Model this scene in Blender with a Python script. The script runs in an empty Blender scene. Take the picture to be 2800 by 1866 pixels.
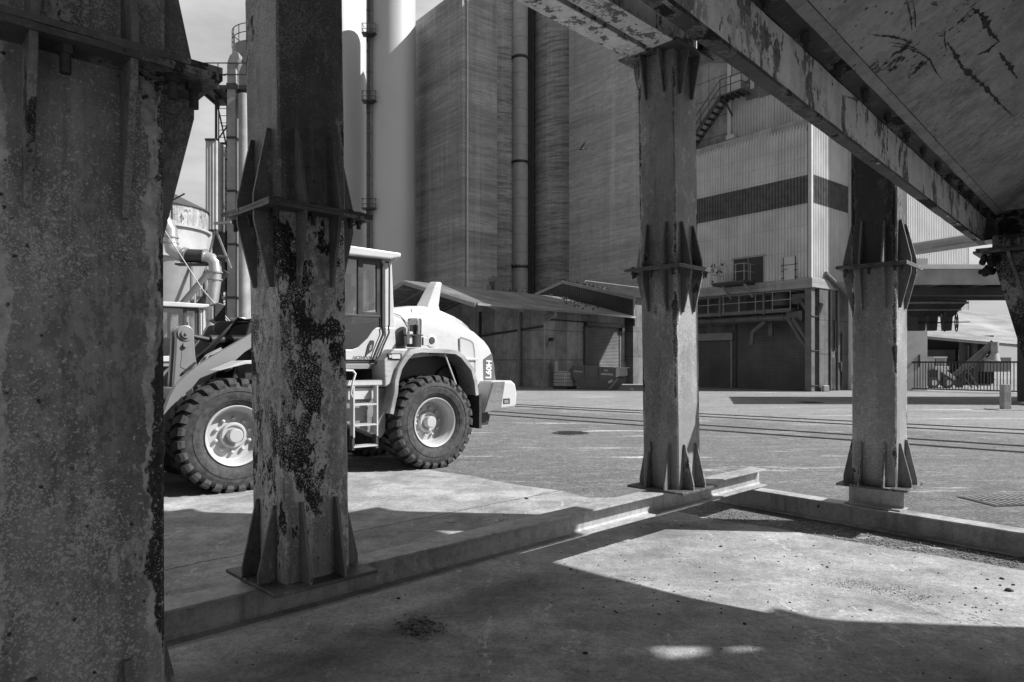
import bpy, math, random
from mathutils import Vector, Matrix
random.seed(7)
R = math.radians
S = bpy.context.scene
COL = S.collection

# ------------------------------------------------------------------ camera
cam_d = bpy.data.cameras.new('camera'); cam = bpy.data.objects.new('camera', cam_d); COL.objects.link(cam)
cam.location = (0, 0, 1.65); cam.rotation_euler = (R(90), 0, 0)
cam_d.lens = 24; cam_d.sensor_width = 36; cam_d.shift_y = 61 / 2800
cam_d.clip_start = 0.05; cam_d.clip_end = 2000
S.camera = cam
# ------------------------------------------------------------------ world
W = bpy.data.worlds.new('World'); S.world = W; W.use_nodes = True
wt = W.node_tree; wt.nodes.clear()
SUN = Vector((1, -0.10, 0.90)).normalized()
sky = wt.nodes.new('ShaderNodeTexSky'); sky.sky_type = 'NISHITA'; sky.sun_disc = False
sky.sun_elevation = math.asin(SUN.z); sky.sun_rotation = R(95.7); sky.air_density = 1.0; sky.dust_density = 1.5
bw = wt.nodes.new('ShaderNodeRGBToBW'); wt.links.new(sky.outputs[0], bw.inputs[0])
tc = wt.nodes.new('ShaderNodeTexCoord')
mp = wt.nodes.new('ShaderNodeMapping'); mp.inputs['Scale'].default_value = (1.6, 1.6, 5.0); mp.inputs['Rotation'].default_value = (0.25, 0.1, 0.7)
wt.links.new(tc.outputs['Generated'], mp.inputs['Vector'])
cn = wt.nodes.new('ShaderNodeTexNoise'); cn.inputs['Scale'].default_value = 1.7; cn.inputs['Detail'].default_value = 7; cn.inputs['Roughness'].default_value = .55
wt.links.new(mp.outputs[0], cn.inputs['Vector'])
cr = wt.nodes.new('ShaderNodeMapRange'); cr.inputs['From Min'].default_value = .38; cr.inputs['From Max'].default_value = .66
wt.links.new(cn.outputs['Fac'], cr.inputs['Value'])
# bright thin cloud stands low over the yard, the rest of the sky is clear
dn = wt.nodes.new('ShaderNodeVectorMath'); dn.operation = 'DOT_PRODUCT'; wt.links.new(tc.outputs['Generated'], dn.inputs[0]); dn.inputs[1].default_value = (-.12, .93, .30)
dr = wt.nodes.new('ShaderNodeMapRange'); dr.inputs['From Min'].default_value = .30; dr.inputs['From Max'].default_value = .80; wt.links.new(dn.outputs['Value'], dr.inputs['Value'])
cv_ = wt.nodes.new('ShaderNodeMapRange'); cv_.inputs['To Min'].default_value = 4.4; cv_.inputs['To Max'].default_value = 7.5; wt.links.new(cr.outputs[0], cv_.inputs['Value'])
cm = wt.nodes.new('ShaderNodeMix'); cm.data_type = 'FLOAT'
wt.links.new(dr.outputs[0], cm.inputs[0]); wt.links.new(bw.outputs[0], cm.inputs[2]); wt.links.new(cv_.outputs[0], cm.inputs[3])
bg = wt.nodes.new('ShaderNodeBackground'); wt.links.new(cm.outputs[0], bg.inputs[0]); bg.inputs[1].default_value = 0.082
wo = wt.nodes.new('ShaderNodeOutputWorld'); wt.links.new(bg.outputs[0], wo.inputs[0])
# ------------------------------------------------------------------ sun, exposure
sl = bpy.data.lights.new('sun', 'SUN'); sl.energy = 5.0; sl.angle = R(0.53); sl.color = (1, 1, 1)
so = bpy.data.objects.new('sun', sl); COL.objects.link(so); so.rotation_euler = (-SUN).to_track_quat('-Z', 'Y').to_euler(); so.location = (40, -4, 36)
S.view_settings.view_transform = 'Standard'; S.view_settings.look = 'None'; S.view_settings.gamma = 1.0
S.view_settings.exposure = 0.48
S.cycles.max_bounces = 8; S.cycles.diffuse_bounces = 4; S.cycles.transparent_max_bounces = 12
S.cycles.use_denoising = True

# ------------------------------------------------------------------ photogrammetry helpers (photo pixels, 2800 wide)
F_, CX_, HY_, H_ = 1866.7, 1400.0, 994.0, 1.65
CAMP = Vector((0, 0, H_))
def ray(px, py): return Vector(((px - CX_) / F_, 1.0, -(py - HY_) / F_))
def onplane(px, py, p0, n):
    d = ray(px, py); p0 = Vector(p0); n = Vector(n)
    return CAMP + d * ((p0 - CAMP).dot(n) / d.dot(n))
def atZ(px, py, Y): return CAMP + ray(px, py) * Y

# ------------------------------------------------------------------ scene helpers
def tag(o, label=None, cat=None, group=None, kind=None):
    if label: o['label'] = label
    if cat: o['category'] = cat
    if group: o['group'] = group
    if kind: o['kind'] = kind
    return o
def thing(name, label, cat, loc=(0, 0, 0), rz=0, group=None):
    o = bpy.data.objects.new(name, None); COL.objects.link(o); o.empty_display_size = .2
    o.location = loc; o.rotation_euler = (0, 0, rz)
    tag(o, label, cat, group)
    return o
def pmat(o):
    return Matrix.Translation(o.location) @ o.rotation_euler.to_matrix().to_4x4()
def copy_tree(o, parent=None):
    c = o.copy(); COL.objects.link(c)
    if parent: c.parent = parent
    for ch in list(o.children): copy_tree(ch, c)
    return c

class MB:
    def __init__(s): s.v = []; s.f = []
    def add(s, vs, fs):
        b = len(s.v); s.v += [Vector(p) for p in vs]; s.f += [tuple(i + b for i in f) for f in fs]; return s
    def poly(s, *pts): return s.add(pts, [tuple(range(len(pts)))])
    def box(s, c, d, rot=None):
        c = Vector(c); h = Vector(d) / 2; vs = []
        for z in (-1, 1):
            for x, y in ((-1, -1), (1, -1), (1, 1), (-1, 1)):
                p = Vector((x * h.x, y * h.y, z * h.z)); vs.append(c + (rot @ p if rot else p))
        return s.add(vs, [(3, 2, 1, 0), (4, 5, 6, 7), (0, 1, 5, 4), (1, 2, 6, 5), (2, 3, 7, 6), (3, 0, 4, 7)])
    def bx(s, a, b):
        a = Vector(a); b = Vector(b)
        return s.box((a + b) / 2, (abs(b.x - a.x), abs(b.y - a.y), abs(b.z - a.z)))
    def prism(s, poly, a, b, ax='y'):
        def P(p, t): return {'y': (p[0], t, p[1]), 'x': (t, p[0], p[1]), 'z': (p[0], p[1], t)}[ax]
        n = len(poly)
        return s.add([P(p, a) for p in poly] + [P(p, b) for p in poly],
                     [tuple(range(n - 1, -1, -1)), tuple(range(n, 2 * n))] + [(i, (i + 1) % n, n + (i + 1) % n, n + i) for i in range(n)])
    def beam(s, p0, p1, w, h, up=(0, 0, 1)):
        p0 = Vector(p0); p1 = Vector(p1); d = (p1 - p0).normalized(); up = Vector(up)
        sd = d.cross(up)
        if sd.length < 1e-4: sd = d.cross(Vector((1, 0, 0)))
        sd.normalize(); u2 = sd.cross(d)
        o = [sd * (x * w / 2) + u2 * (y * h / 2) for x, y in ((-1, -1), (1, -1), (1, 1), (-1, 1))]
        return s.add([p0 + q for q in o] + [p1 + q for q in o], [(3, 2, 1, 0), (4, 5, 6, 7)] + [(i, (i + 1) % 4, 4 + (i + 1) % 4, 4 + i) for i in range(4)])
    def sect(s, p0, p1, poly, up=(0, 0, 1)):
        """extrude a 2-D outline (side, up) from p0 to p1"""
        p0 = Vector(p0); p1 = Vector(p1); d = (p1 - p0).normalized()
        sd = d.cross(Vector(up)).normalized(); u2 = sd.cross(d); n = len(poly)
        o = [sd * x + u2 * y for x, y in poly]
        return s.add([p0 + q for q in o] + [p1 + q for q in o], [tuple(range(n - 1, -1, -1)), tuple(range(n, 2 * n))] + [(i, (i + 1) % n, n + (i + 1) % n, n + i) for i in range(n)])
    def ibeam(s, p0, p1, w, h, tf=.015, tw=.009, r=.016):
        w2 = w / 2; t = tw / 2
        pl = [(-w2, 0), (w2, 0), (w2, tf), (t + r, tf), (t, tf + r), (t, h - tf - r), (t + r, h - tf), (w2, h - tf), (w2, h), (-w2, h), (-w2, h - tf), (-t - r, h - tf), (-t, h - tf - r), (-t, tf + r), (-t - r, tf), (-w2, tf)]
        return s.sect(p0, p1, pl)
    def tube(s, path, r, n=8, caps=True, r1=None):
        path = [Vector(p) for p in path]; rings = []; m = len(path)
        t0 = (path[1] - path[0]).normalized()
        nx = t0.orthogonal().normalized()
        b = len(s.v)
        for i, p in enumerate(path):
            if i == 0: t = t0
            elif i == m - 1: t = (path[i] - path[i - 1]).normalized()
            else: t = ((path[i] - path[i - 1]).normalized() + (path[i + 1] - path[i]).normalized()).normalized()
            nx = (nx - t * nx.dot(t)).normalized(); ny = t.cross(nx)
            rr = r if r1 is None else r + (r1 - r) * i / (m - 1)
            for k in range(n):
                a = 2 * math.pi * k / n; s.v.append(p + (nx * math.cos(a) + ny * math.sin(a)) * rr)
        for i in range(m - 1):
            for k in range(n):
                s.f.append((b + i * n + k, b + i * n + (k + 1) % n, b + (i + 1) * n + (k + 1) % n, b + (i + 1) * n + k))
        if caps: s.f.append(tuple(b + k for k in range(n - 1, -1, -1))); s.f.append(tuple(b + (m - 1) * n + k for k in range(n)))
        return s
    def cyl(s, p0, p1, r, n=12, r1=None): return s.tube([p0, p1], r, n, True, r1)
    def lathe(s, prof, n=32, M=None, close=True, a0=0, a1=2 * math.pi):
        """prof: list of (radius, height) about local z"""
        b = len(s.v); m = len(prof); full = abs(a1 - a0 - 2 * math.pi) < 1e-6; k = n if full else n + 1
        for i in range(k):
            a = a0 + (a1 - a0) * i / n
            for r, h in prof:
                p = Vector((r * math.cos(a), r * math.sin(a), h)); s.v.append(M @ p if M else p)
        for i in range(n):
            j = (i + 1) % k
            for q in range(m - 1): s.f.append((b + i * m + q, b + j * m + q, b + j * m + q + 1, b + i * m + q + 1))
        return s
    def corr(s, p0, d, L, z0, z1, nrm, period=.16, depth=.035, up=(0, 0, 1)):
        """trapezoid-corrugated sheet from p0 along d, ribs run along up from z0 to z1"""
        p0 = Vector(p0); d = Vector(d); nrm = Vector(nrm); up = Vector(up); k = int(L / period); b = len(s.v); pts = []
        for i in range(k):
            for q, h in ((0, 0), (.32, 0), (.5, 1), (.82, 1)): pts.append(((i + q) * period, h * depth))
        pts.append((k * period, 0))
        for x, h in pts:
            s.v.append(p0 + d * x + nrm * h + up * z0); s.v.append(p0 + d * x + nrm * h + up * z1)
        for i in range(len(pts) - 1): s.f.append((b + 2 * i, b + 2 * i + 2, b + 2 * i + 3, b + 2 * i + 1))
        return s
    def blob(s, c, r, n=8, m=6, M=None):
        c = Vector(c); r = Vector(r); b = len(s.v)
        for i in range(m + 1):
            t = math.pi * i / m
            for k in range(n):
                a = 2 * math.pi * k / n
                p = c + Vector((r.x * math.sin(t) * math.cos(a), r.y * math.sin(t) * math.sin(a), r.z * math.cos(t)))
                s.v.append(M @ p if M else p)
        for i in range(m):
            for k in range(n): s.f.append((b + i * n + k, b + (i + 1) * n + k, b + (i + 1) * n + (k + 1) % n, b + i * n + (k + 1) % n))
        return s
    def xf(s, M, frm=0):
        for i in range(frm, len(s.v)): s.v[i] = M @ s.v[i]
        return s
    def build(s, name, mat, parent=None, smooth=None, bevel=0, world=False, loc=None):
        me = bpy.data.meshes.new(name)
        vs = s.v
        if world and parent is not None:
            inv = pmat(parent).inverted(); vs = [inv @ p for p in vs]
        if loc is not None: vs = [p - Vector(loc) for p in vs]
        me.from_pydata([tuple(p) for p in vs], [], s.f); me.update()
        me.materials.append(mat)
        if smooth:
            for p in me.polygons: p.use_smooth = True
            me.set_sharp_from_angle(angle=R(smooth))
        o = bpy.data.objects.new(name, me); COL.objects.link(o)
        if parent is not None: o.parent = parent
        if loc is not None: o.location = loc
        if bevel:
            md = o.modifiers.new('bevel', 'BEVEL'); md.width = bevel; md.segments = 2; md.limit_method = 'ANGLE'; md.angle_limit = R(35)
        return o

def text(body, size, depth, M, mat, parent, name='lettering', sx=1.0, font_bold=0.0, align='CENTER', world=False):
    cu = bpy.data.curves.new('t', 'FONT'); cu.body = body; cu.size = size; cu.extrude = depth; cu.align_x = align; cu.align_y = 'CENTER'; cu.offset = font_bold
    t = bpy.data.objects.new('t', cu); COL.objects.link(t)
    dg = bpy.context.evaluated_depsgraph_get(); dg.update()
    me = bpy.data.meshes.new_from_object(t.evaluated_get(dg)); bpy.data.objects.remove(t); bpy.data.curves.remove(cu)
    MM = M @ Matrix.Diagonal((sx, 1, 1, 1))
    if world and parent is not None: MM = pmat(parent).inverted() @ MM
    me.transform(MM); me.name = name; me.materials.clear(); me.materials.append(mat)
    o = bpy.data.objects.new(name, me); COL.objects.link(o); o.parent = parent
    return o
def frame(o, x, z):
    """matrix whose x axis is x and whose z axis (normal) is z"""
    x = Vector(x).normalized(); z = Vector(z).normalized(); y = z.cross(x)
    m = Matrix((x, y, z)).transposed().to_4x4(); m.translation = Vector(o); return m

# ------------------------------------------------------------------ materials
class G:
    def __init__(s, name):
        s.m = bpy.data.materials.new(name); s.m.use_nodes = True; s.t = s.m.node_tree
        s.b = s.t.nodes['Principled BSDF']; s.tc = s.t.nodes.new('ShaderNodeTexCoord'); s._o = {}
    def L(s, a, b): s.t.links.new(a, b)
    def put(s, sock, v):
        if isinstance(v, (int, float)):
            if sock.type == 'RGBA': sock.default_value = (v, v, v, 1)
            else: sock.default_value = v
        else: s.L(v, sock)
    def co(s, scale=(1, 1, 1), rnd=True, kind='Object'):
        src = s.tc.outputs[kind]
        if rnd:
            if 'r' not in s._o:
                oi = s.t.nodes.new('ShaderNodeObjectInfo'); ml = s.t.nodes.new('ShaderNodeMath'); ml.operation = 'MULTIPLY'; s.L(oi.outputs['Random'], ml.inputs[0]); ml.inputs[1].default_value = 37.0
                va = s.t.nodes.new('ShaderNodeVectorMath'); va.operation = 'ADD'; s.L(src, va.inputs[0]); s.L(ml.outputs[0], va.inputs[1]); s._o['r'] = va.outputs[0]
            src = s._o['r']
        m = s.t.nodes.new('ShaderNodeMapping'); m.inputs['Scale'].default_value = scale; s.L(src, m.inputs['Vector']); return m.outputs[0]
    def xyz(s, kind='Object'):
        x = s.t.nodes.new('ShaderNodeSeparateXYZ'); s.L(s.tc.outputs[kind], x.inputs[0]); return x.outputs
    def noise(s, v, scale, det=6, ro=.6, dist=0):
        n = s.t.nodes.new('ShaderNodeTexNoise'); s.L(v, n.inputs['Vector']); n.inputs['Scale'].default_value = scale; n.inputs['Detail'].default_value = det; n.inputs['Roughness'].default_value = ro; n.inputs['Distortion'].default_value = dist
        return n.outputs['Fac']
    def vor(s, v, scale, feat='F1', out='Distance'):
        n = s.t.nodes.new('ShaderNodeTexVoronoi'); s.L(v, n.inputs['Vector']); n.inputs['Scale'].default_value = scale; n.feature = feat; return n.outputs[out]
    def mr(s, v, a, b, c=0., d=1.):
        n = s.t.nodes.new('ShaderNodeMapRange'); s.put(n.inputs['Value'], v); n.inputs['From Min'].default_value = a; n.inputs['From Max'].default_value = b; n.inputs['To Min'].default_value = c; n.inputs['To Max'].default_value = d; return n.outputs[0]
    def mx(s, f, a, b):
        n = s.t.nodes.new('ShaderNodeMix'); n.data_type = 'FLOAT'; s.put(n.inputs[0], f); s.put(n.inputs[2], a); s.put(n.inputs[3], b); return n.outputs[0]
    def ma(s, op, a, b=0., c=0.):
        n = s.t.nodes.new('ShaderNodeMath'); n.operation = op; s.put(n.inputs[0], a); s.put(n.inputs[1], b); s.put(n.inputs[2], c); return n.outputs[0]
    def bump(s, h, st=.3, dist=.01):
        n = s.t.nodes.new('ShaderNodeBump'); n.inputs['Strength'].default_value = st; n.inputs['Distance'].default_value = dist; s.L(h, n.inputs['Height']); s.L(n.outputs[0], s.b.inputs['Normal'])
    def out(s, a, rough=.6, metal=0., spec=.5):
        s.put(s.b.inputs['Base Color'], a); s.put(s.b.inputs['Roughness'], rough); s.put(s.b.inputs['Metallic'], metal); s.b.inputs['Specular IOR Level'].default_value = spec
        return s.m

def plain(name, a, rough=.5, metal=0., var=.15, scale=3., spec=.5, bump=0.):
    g = G(name); v = g.co(); n = g.noise(v, scale, 6)
    al = g.mx(g.mr(n, .3, .7), a * (1 - var), a * (1 + var))
    if bump: g.bump(g.noise(v, scale * 12, 4), bump, .004)
    return g.out(al, g.mr(n, .3, .7, max(0, rough - .08), min(1, rough + .1)), metal, spec)

def rusty(name, base=.22, rust=.4, speck=.5, streak=.3, half=None, dark=.028, light=.42, lo=1., spread=1.0, edgew=.13, pits=.5, scratch=0., calm=0., primer=.05):
    """old painted steel: mottled paint, peeled rust patches with a pale rim, lime specks, pits"""
    g = G(name); v = g.co()
    a = g.mx(g.mr(g.noise(v, 1.3, 6, .65), .36, .64), base * (.62 + .25 * calm), base * (1.28 - .12 * calm))
    a = g.mx(g.mr(g.noise(v, 14, 6, .75), .42, .66, 0, .55 * (1 - calm)), a, base * 1.55)
    a = g.mx(g.mr(g.noise(v, 46, 5, .8), .5, .66, 0, .55 * (1 - calm * .6)), a, base * .5)
    st = g.noise(g.co((11, 11, .55)), 1., 7, .7)
    a = g.mx(g.mr(st, .5, .68, 0, streak), a, base * 2.0)
    a = g.mx(g.mr(g.noise(g.co((6, 6, .3)), 1.4, 6, .7), .5, .7, 0, .7 * (1 - calm * .6)), a, base * .38)
    pe = g.noise(g.co((1, 1, .55)), 3.0 * spread, 12, .72)
    if half:
        x, y, z = g.xyz(); e = g.ma('MINIMUM', g.ma('ABSOLUTE', x), g.ma('ABSOLUTE', y))
        pe = g.ma('ADD', pe, g.mr(e, half * .72, half, 0, edgew))
    t = .69 - .17 * rust
    ring = g.mr(pe, t - .05, t - .03); core = g.mr(pe, t, t + .015)
    a = g.mx(g.ma('MULTIPLY', ring, g.mr(g.noise(v, 7, 6, .7), .38, .58, .1, .95)), a, light)
    rn = g.mr(g.noise(v, 30, 7, .75), .34, .66, dark * .45, dark * 2.4)
    a = g.mx(core, a, rn)
    # broad worn areas where paint, primer and rust mix in crumbs
    wr = g.ma('MULTIPLY', g.mr(g.noise(g.co((1, 1, .5)), 1.5, 4), .5, .6), g.mr(g.noise(g.co((1.4, 1.4, .8)), 16, 9, .8), .5, .53))
    a = g.mx(g.ma('MULTIPLY', wr, min(1, rust * 1.25)), a, dark * 1.6)
    msk = g.mr(g.noise(g.co((1, 1, .6)), 1.8, 7, .72), .40, .60)
    sp = g.mr(g.ma('ADD', g.noise(v, 85, 2, .5), g.ma('MULTIPLY', msk, .14)), .685, .74)
    sp2 = g.mr(g.ma('ADD', g.noise(v, 190, 2, .5), g.ma('MULTIPLY', msk, .2)), .70, .76)
    a = g.mx(g.ma('MULTIPLY', g.ma('MAXIMUM', sp, sp2), speck), a, light * 1.15)
    pr = g.noise(g.co((1, 1, .6)), 4.2, 11, .72)
    if half: pr = g.ma('ADD', pr, g.ma('MULTIPLY', g.mr(e, half * .62, half * .85), g.mr(e, half * .99, half * .86, 0, primer)))
    a = g.mx(g.ma('MULTIPLY', g.mr(pr, .66, .675), g.mr(pe, t, t - .01, 0, .9)), a, g.mx(g.mr(g.noise(v, 20, 6, .75), .36, .62), light * .5, light * 1.15))
    pit = g.ma('MULTIPLY', g.mr(g.ma('ADD', g.vor(v, 27), g.mr(g.noise(v, 60, 3), .3, .7, -.1, .1)), .16, .08), g.mr(g.noise(v, 3.4, 5, .7), .60 - pits * .16, .68 - pits * .16))
    a = g.mx(pit, a, dark)
    if scratch:
        w = g.noise(g.co((1.5, 1.0, 7), rnd=True), 1.1, 5, .6, 1.2); a = g.mx(g.ma('MULTIPLY', g.mr(w, .655, .67), g.mr(g.noise(v, 22, 5, .7), .36, .46, 0, scratch)), a, dark)
    h = g.ma('ADD', g.ma('MULTIPLY', core, -.7), g.ma('MULTIPLY', g.noise(v, 55, 5, .7), .35))
    g.bump(g.ma('ADD', h, g.ma('MULTIPLY', ring, -.3)), .7, .007)
    return g.out(a, g.mx(core, .45, .9), 0., .4)

def concrete_ground():
    g = G('slab_concrete'); v = g.co(rnd=False); x, y, z = g.xyz()
    a = g.mx(g.mr(g.noise(v, .45, 6), .35, .65), .38, .51)
    # cement film wiped about in long soft strokes, paler and darker
    a = g.mx(g.mr(g.noise(g.co((.8, 1.9, 1), False), 1.6, 8, .72, .8), .52, .68, 0, .6), a, .6)
    a = g.mx(g.mr(g.noise(g.co((2.1, .6, 1), False), 1.5, 8, .72, .8), .5, .7, 0, .5), a, .27)
    a = g.mx(g.mr(g.noise(v, 7, 8, .75), .46, .68, 0, .5), a, .27)
    a = g.mx(g.mr(g.noise(v, 26, 6, .8), .46, .62, 0, .6), a, .2)
    a = g.mx(g.mr(g.noise(v, 110, 4, .8), .48, .62, 0, .7), a, .17)
    a = g.mx(g.mr(g.noise(v, 70, 5, .85), .54, .64, 0, .6), a, .66)
    a = g.ma('MULTIPLY', a, g.mr(g.noise(v, 1.1, 7, .7), .36, .64, .66, 1.16))
    a = g.ma('MULTIPLY', a, g.mr(g.noise(g.co((.8, 1.1, 1), False), 2.6, 8, .74, .6), .38, .62, .76, 1.12))
    # damp, foot-sized rounded patches in one area
    sv = g.ma('ADD', g.vor(v, 3.6), g.mr(g.noise(v, 5, 5), .3, .7, -.12, .12)); am = g.ma('MULTIPLY', g.mr(g.noise(v, .5, 2), .5, .58), g.mr(y, 5.2, 4.4))
    a = g.mx(g.ma('MULTIPLY', g.mr(sv, .38, .33, 0, .38), am), a, .16)
    sv2 = g.ma('ADD', g.vor(g.co((1, 1.6, 1), False), 1.1), g.mr(g.noise(v, 8, 5), .3, .7, -.04, .04)); a = g.mx(g.ma('MULTIPLY', g.mr(sv2, .08, .06, 0, .6), g.mr(g.noise(v, .7, 2), .45, .5)), a, .11)
    oil = g.noise(g.co((1, 1.5, 1), False), 2.4, 9, .78); a = g.mx(g.mr(oil, .69, .72, 0, .8), a, .06)
    wv = g.noise(g.co((3.2, .5, 1), False), 1.5, 6, .6, 1.5); a = g.mx(g.ma('MULTIPLY', g.mr(wv, .62, .635), g.mr(g.noise(v, 18, 4), .5, .56, 0, .6)), a, .6)
    cr = g.vor(v, .33, 'DISTANCE_TO_EDGE')
    crn = g.ma('ADD', cr, g.mr(g.noise(v, 1.6, 6), .3, .7, -.09, .09)); a = g.mx(g.ma('MULTIPLY', g.mr(g.ma('ABSOLUTE', crn), .0035, .001), g.mr(g.noise(v, .25, 2), .5, .54, 0, .8)), a, .06)
    # construction joints running parallel to the long beam
    vv = g.ma('ADD', g.ma('MULTIPLY', x, -.7071), g.ma('MULTIPLY', y, .7071)); vv = g.ma('ADD', vv, g.mr(g.noise(v, 3, 4), .3, .7, -.012, .012))
    for j in (5.80, 9.9, 14.1):
        d = g.ma('ABSOLUTE', g.ma('SUBTRACT', vv, j)); a = g.mx(g.mr(d, .012, .006), a, .04)
    g.bump(g.ma('ADD', g.noise(v, 75, 6, .75), g.ma('MULTIPLY', g.noise(v, 9, 5), .8)), .6, .012)
    return g.out(a, .85, 0, .25)

def asphalt_ground():
    g = G('yard_asphalt'); v = g.co(rnd=False); x, y, z = g.xyz()
    # paler past the rail tracks: brightening at a grazing view put into the colour
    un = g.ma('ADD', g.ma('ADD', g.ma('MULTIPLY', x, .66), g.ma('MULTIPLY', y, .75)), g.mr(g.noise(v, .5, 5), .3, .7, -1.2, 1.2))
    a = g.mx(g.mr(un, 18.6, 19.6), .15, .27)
    a = g.mx(g.mr(g.noise(v, .22, 7, .65), .35, .65, 0, .4), a, .26)
    a = g.mx(g.mr(g.noise(g.co((.4, .8, 1), False), 1.0, 8, .72), .45, .68, 0, .45), a, .10)
    a = g.mx(g.mr(g.noise(g.co((.8, 1.5, 1), False), 2.2, 9, .8), .48, .66, 0, .55), a, .36)
    gr = g.noise(v, 22, 8, .9)
    a = g.mx(g.mr(gr, .38, .62), g.ma('MULTIPLY', a, .3), g.ma('MULTIPLY', a, 1.7))
    gr2 = g.noise(v, 9, 7, .8); a = g.mx(g.mr(gr2, .4, .62), g.ma('MULTIPLY', a, .7), g.ma('MULTIPLY', a, 1.2))
    a = g.mx(g.mr(g.vor(v, 30), .2, .1, 0, .8), a, .5)
    # lime dust trodden into the surface, in long thin smears
    s1 = g.noise(g.co((.16, 1.3, 1), False), 1.0, 9, .7); s2 = g.noise(v, 12, 6, .8)
    mk = g.ma('MULTIPLY', g.mr(s1, .585, .65), g.mr(s2, .4, .54)); a = g.mx(g.ma('MULTIPLY', mk, .95), a, .78)
    cr = g.vor(v, .16, 'DISTANCE_TO_EDGE'); cr = g.ma('ADD', cr, g.mr(g.noise(v, .8, 7), .3, .7, -.1, .1)); a = g.mx(g.mr(g.ma('ABSOLUTE', cr), .004, .001, 0, .6), a, .05)
    g.bump(g.noise(v, 40, 6, .85), .9, .02)
    return g.out(a, .88, 0, .25)

def cast_concrete(name, base=.30, band=2.0, contrast=.35, streak=.4, stain=0.):
    """slip-formed concrete: pour bands, board lines, rain streaks"""
    g = G(name); v = g.co(rnd=True); x, y, z = g.xyz()
    w = g.noise(g.co((.05, .05, band)), 1., 7, .68); w2 = g.noise(g.co((.16, .16, band * 4)), 1., 7, .75)
    a = g.mx(g.mr(w, .36, .64), base * (1 - contrast), base * (1 + contrast))
    a = g.mx(g.mr(w2, .44, .60, 0, .6), a, base * (1 + contrast * .9))
    a = g.mx(g.mr(g.noise(g.co((.5, .5, band * 6)), 1., 6, .8), .46, .62, 0, .6), a, base * .6)
    # board joints: thin irregular dark lines every half metre or so
    zz = g.ma('ADD', g.ma('MULTIPLY', z, 1.9), g.mr(g.noise(g.co((.3, .3, .3)), 1., 4), .3, .7, -.25, .25))
    f = g.ma('ABSOLUTE', g.ma('SUBTRACT', g.ma('FRACT', zz), .5)); a = g.mx(g.ma('MULTIPLY', g.mr(f, .40, .47), g.mr(g.noise(g.co((.6, .6, 2)), 1., 6, .75), .42, .6, 0, .75)), a, base * .5)
    a = g.mx(g.mr(g.noise(v, 1.6, 8, .75), .42, .66, 0, .45), a, base * .7)
    s = g.noise(g.co((1.3, 1.3, .03)), 1., 5, .65); a = g.mx(g.mr(s, .52, .70, 0, streak), a, base * 1.5)
    s = g.noise(g.co((.9, .9, .05)), 1.3, 6, .7); a = g.mx(g.mr(s, .5, .72, 0, streak), a, base * .5)
    if stain:
        t = g.noise(g.co((.3, .3, 2.2)), 1.3, 10, .8); a = g.mx(g.mr(t, .48, .6, 0, stain), a, base * .3)
    g.bump(g.ma('ADD', w2, g.noise(v, 9, 5)), .7, .06)
    return g.out(a, .9, 0, .2)

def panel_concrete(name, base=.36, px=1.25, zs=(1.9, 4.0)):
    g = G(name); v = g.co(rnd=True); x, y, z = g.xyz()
    a = g.mx(g.mr(g.noise(v, .7, 7, .65), .36, .66), base * .6, base * 1.35)
    a = g.mx(g.mr(g.noise(g.co((2.2, 2.2, .25)), 1., 6), .5, .72, 0, .6), a, base * .5)
    a = g.mx(g.mr(g.noise(v, 6, 6, .75), .45, .72, 0, .5), a, base * 1.5)
    # each panel its own tone
    cx = g.ma('FLOOR', g.ma('DIVIDE', g.ma('ADD', x, y), px)); wn = g.t.nodes.new('ShaderNodeTexWhiteNoise'); wn.noise_dimensions = '1D'; g.L(cx, wn.inputs['W'])
    a = g.ma('MULTIPLY', a, g.mr(wn.outputs['Value'], 0, 1, .78, 1.15))
    fx = g.ma('ABSOLUTE', g.ma('SUBTRACT', g.ma('FRACT', g.ma('DIVIDE', g.ma('ADD', x, y), px)), .5)); a = g.mx(g.mr(fx, .485, .492, 0, .75), a, base * .25)
    for zz in zs:
        d = g.ma('ABSOLUTE', g.ma('SUBTRACT', z, zz)); a = g.mx(g.mr(d, .035, .02, 0, .75), a, base * .3)
    pit = g.mr(g.vor(v, 1.8), .09, .06, 0, .7); a = g.mx(pit, a, base * .3)
    return g.out(a, .9, 0, .2)

def sheet(name, base=.4, var=.2, band=None, bandcol=.07, rough=.45, metal=0.):
    """painted corrugated sheet, optionally with a dark stripe between two heights and sheet laps"""
    g = G(name); v = g.co(rnd=True); x, y, z = g.xyz()
    a = g.mx(g.mr(g.noise(v, .5, 6), .35, .65), base * (1 - var), base * (1 + var))
    a = g.mx(g.mr(g.noise(g.co((5, 5, .12)), 1., 5), .5, .75, 0, .6), a, base * .62)
    if band:
        b = g.ma('MULTIPLY', g.mr(z, band[0] - .01, band[0] + .01), g.mr(z, band[1] + .01, band[1] - .01))
        bc = g.mx(g.mr(g.noise(g.co((2, 2, 3)), 1., 4), .3, .7), bandcol * .7, bandcol * 1.5)
        a = g.mx(b, a, bc)
    return g.out(a, rough, metal, .4)

def carpaint(name, base=.6, dirt=.35, dcol=.2):
    g = G(name); v = g.co(rnd=True)
    n = g.noise(v, 1.7, 8, .68); a = g.mx(g.mr(n, .42, .72, 0, dirt), base, dcol)
    n2 = g.noise(g.co((1, 1, 3)), 5, 7, .75); a = g.mx(g.mr(n2, .52, .72, 0, dirt), a, dcol)
    g.b.inputs['Coat Weight'].default_value = .15; g.b.inputs['Coat Roughness'].default_value = .2
    g.bump(g.noise(v, 80, 3), .05, .002)
    return g.out(a, g.mr(n, .35, .7, .32, .55), 0, .5)

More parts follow.
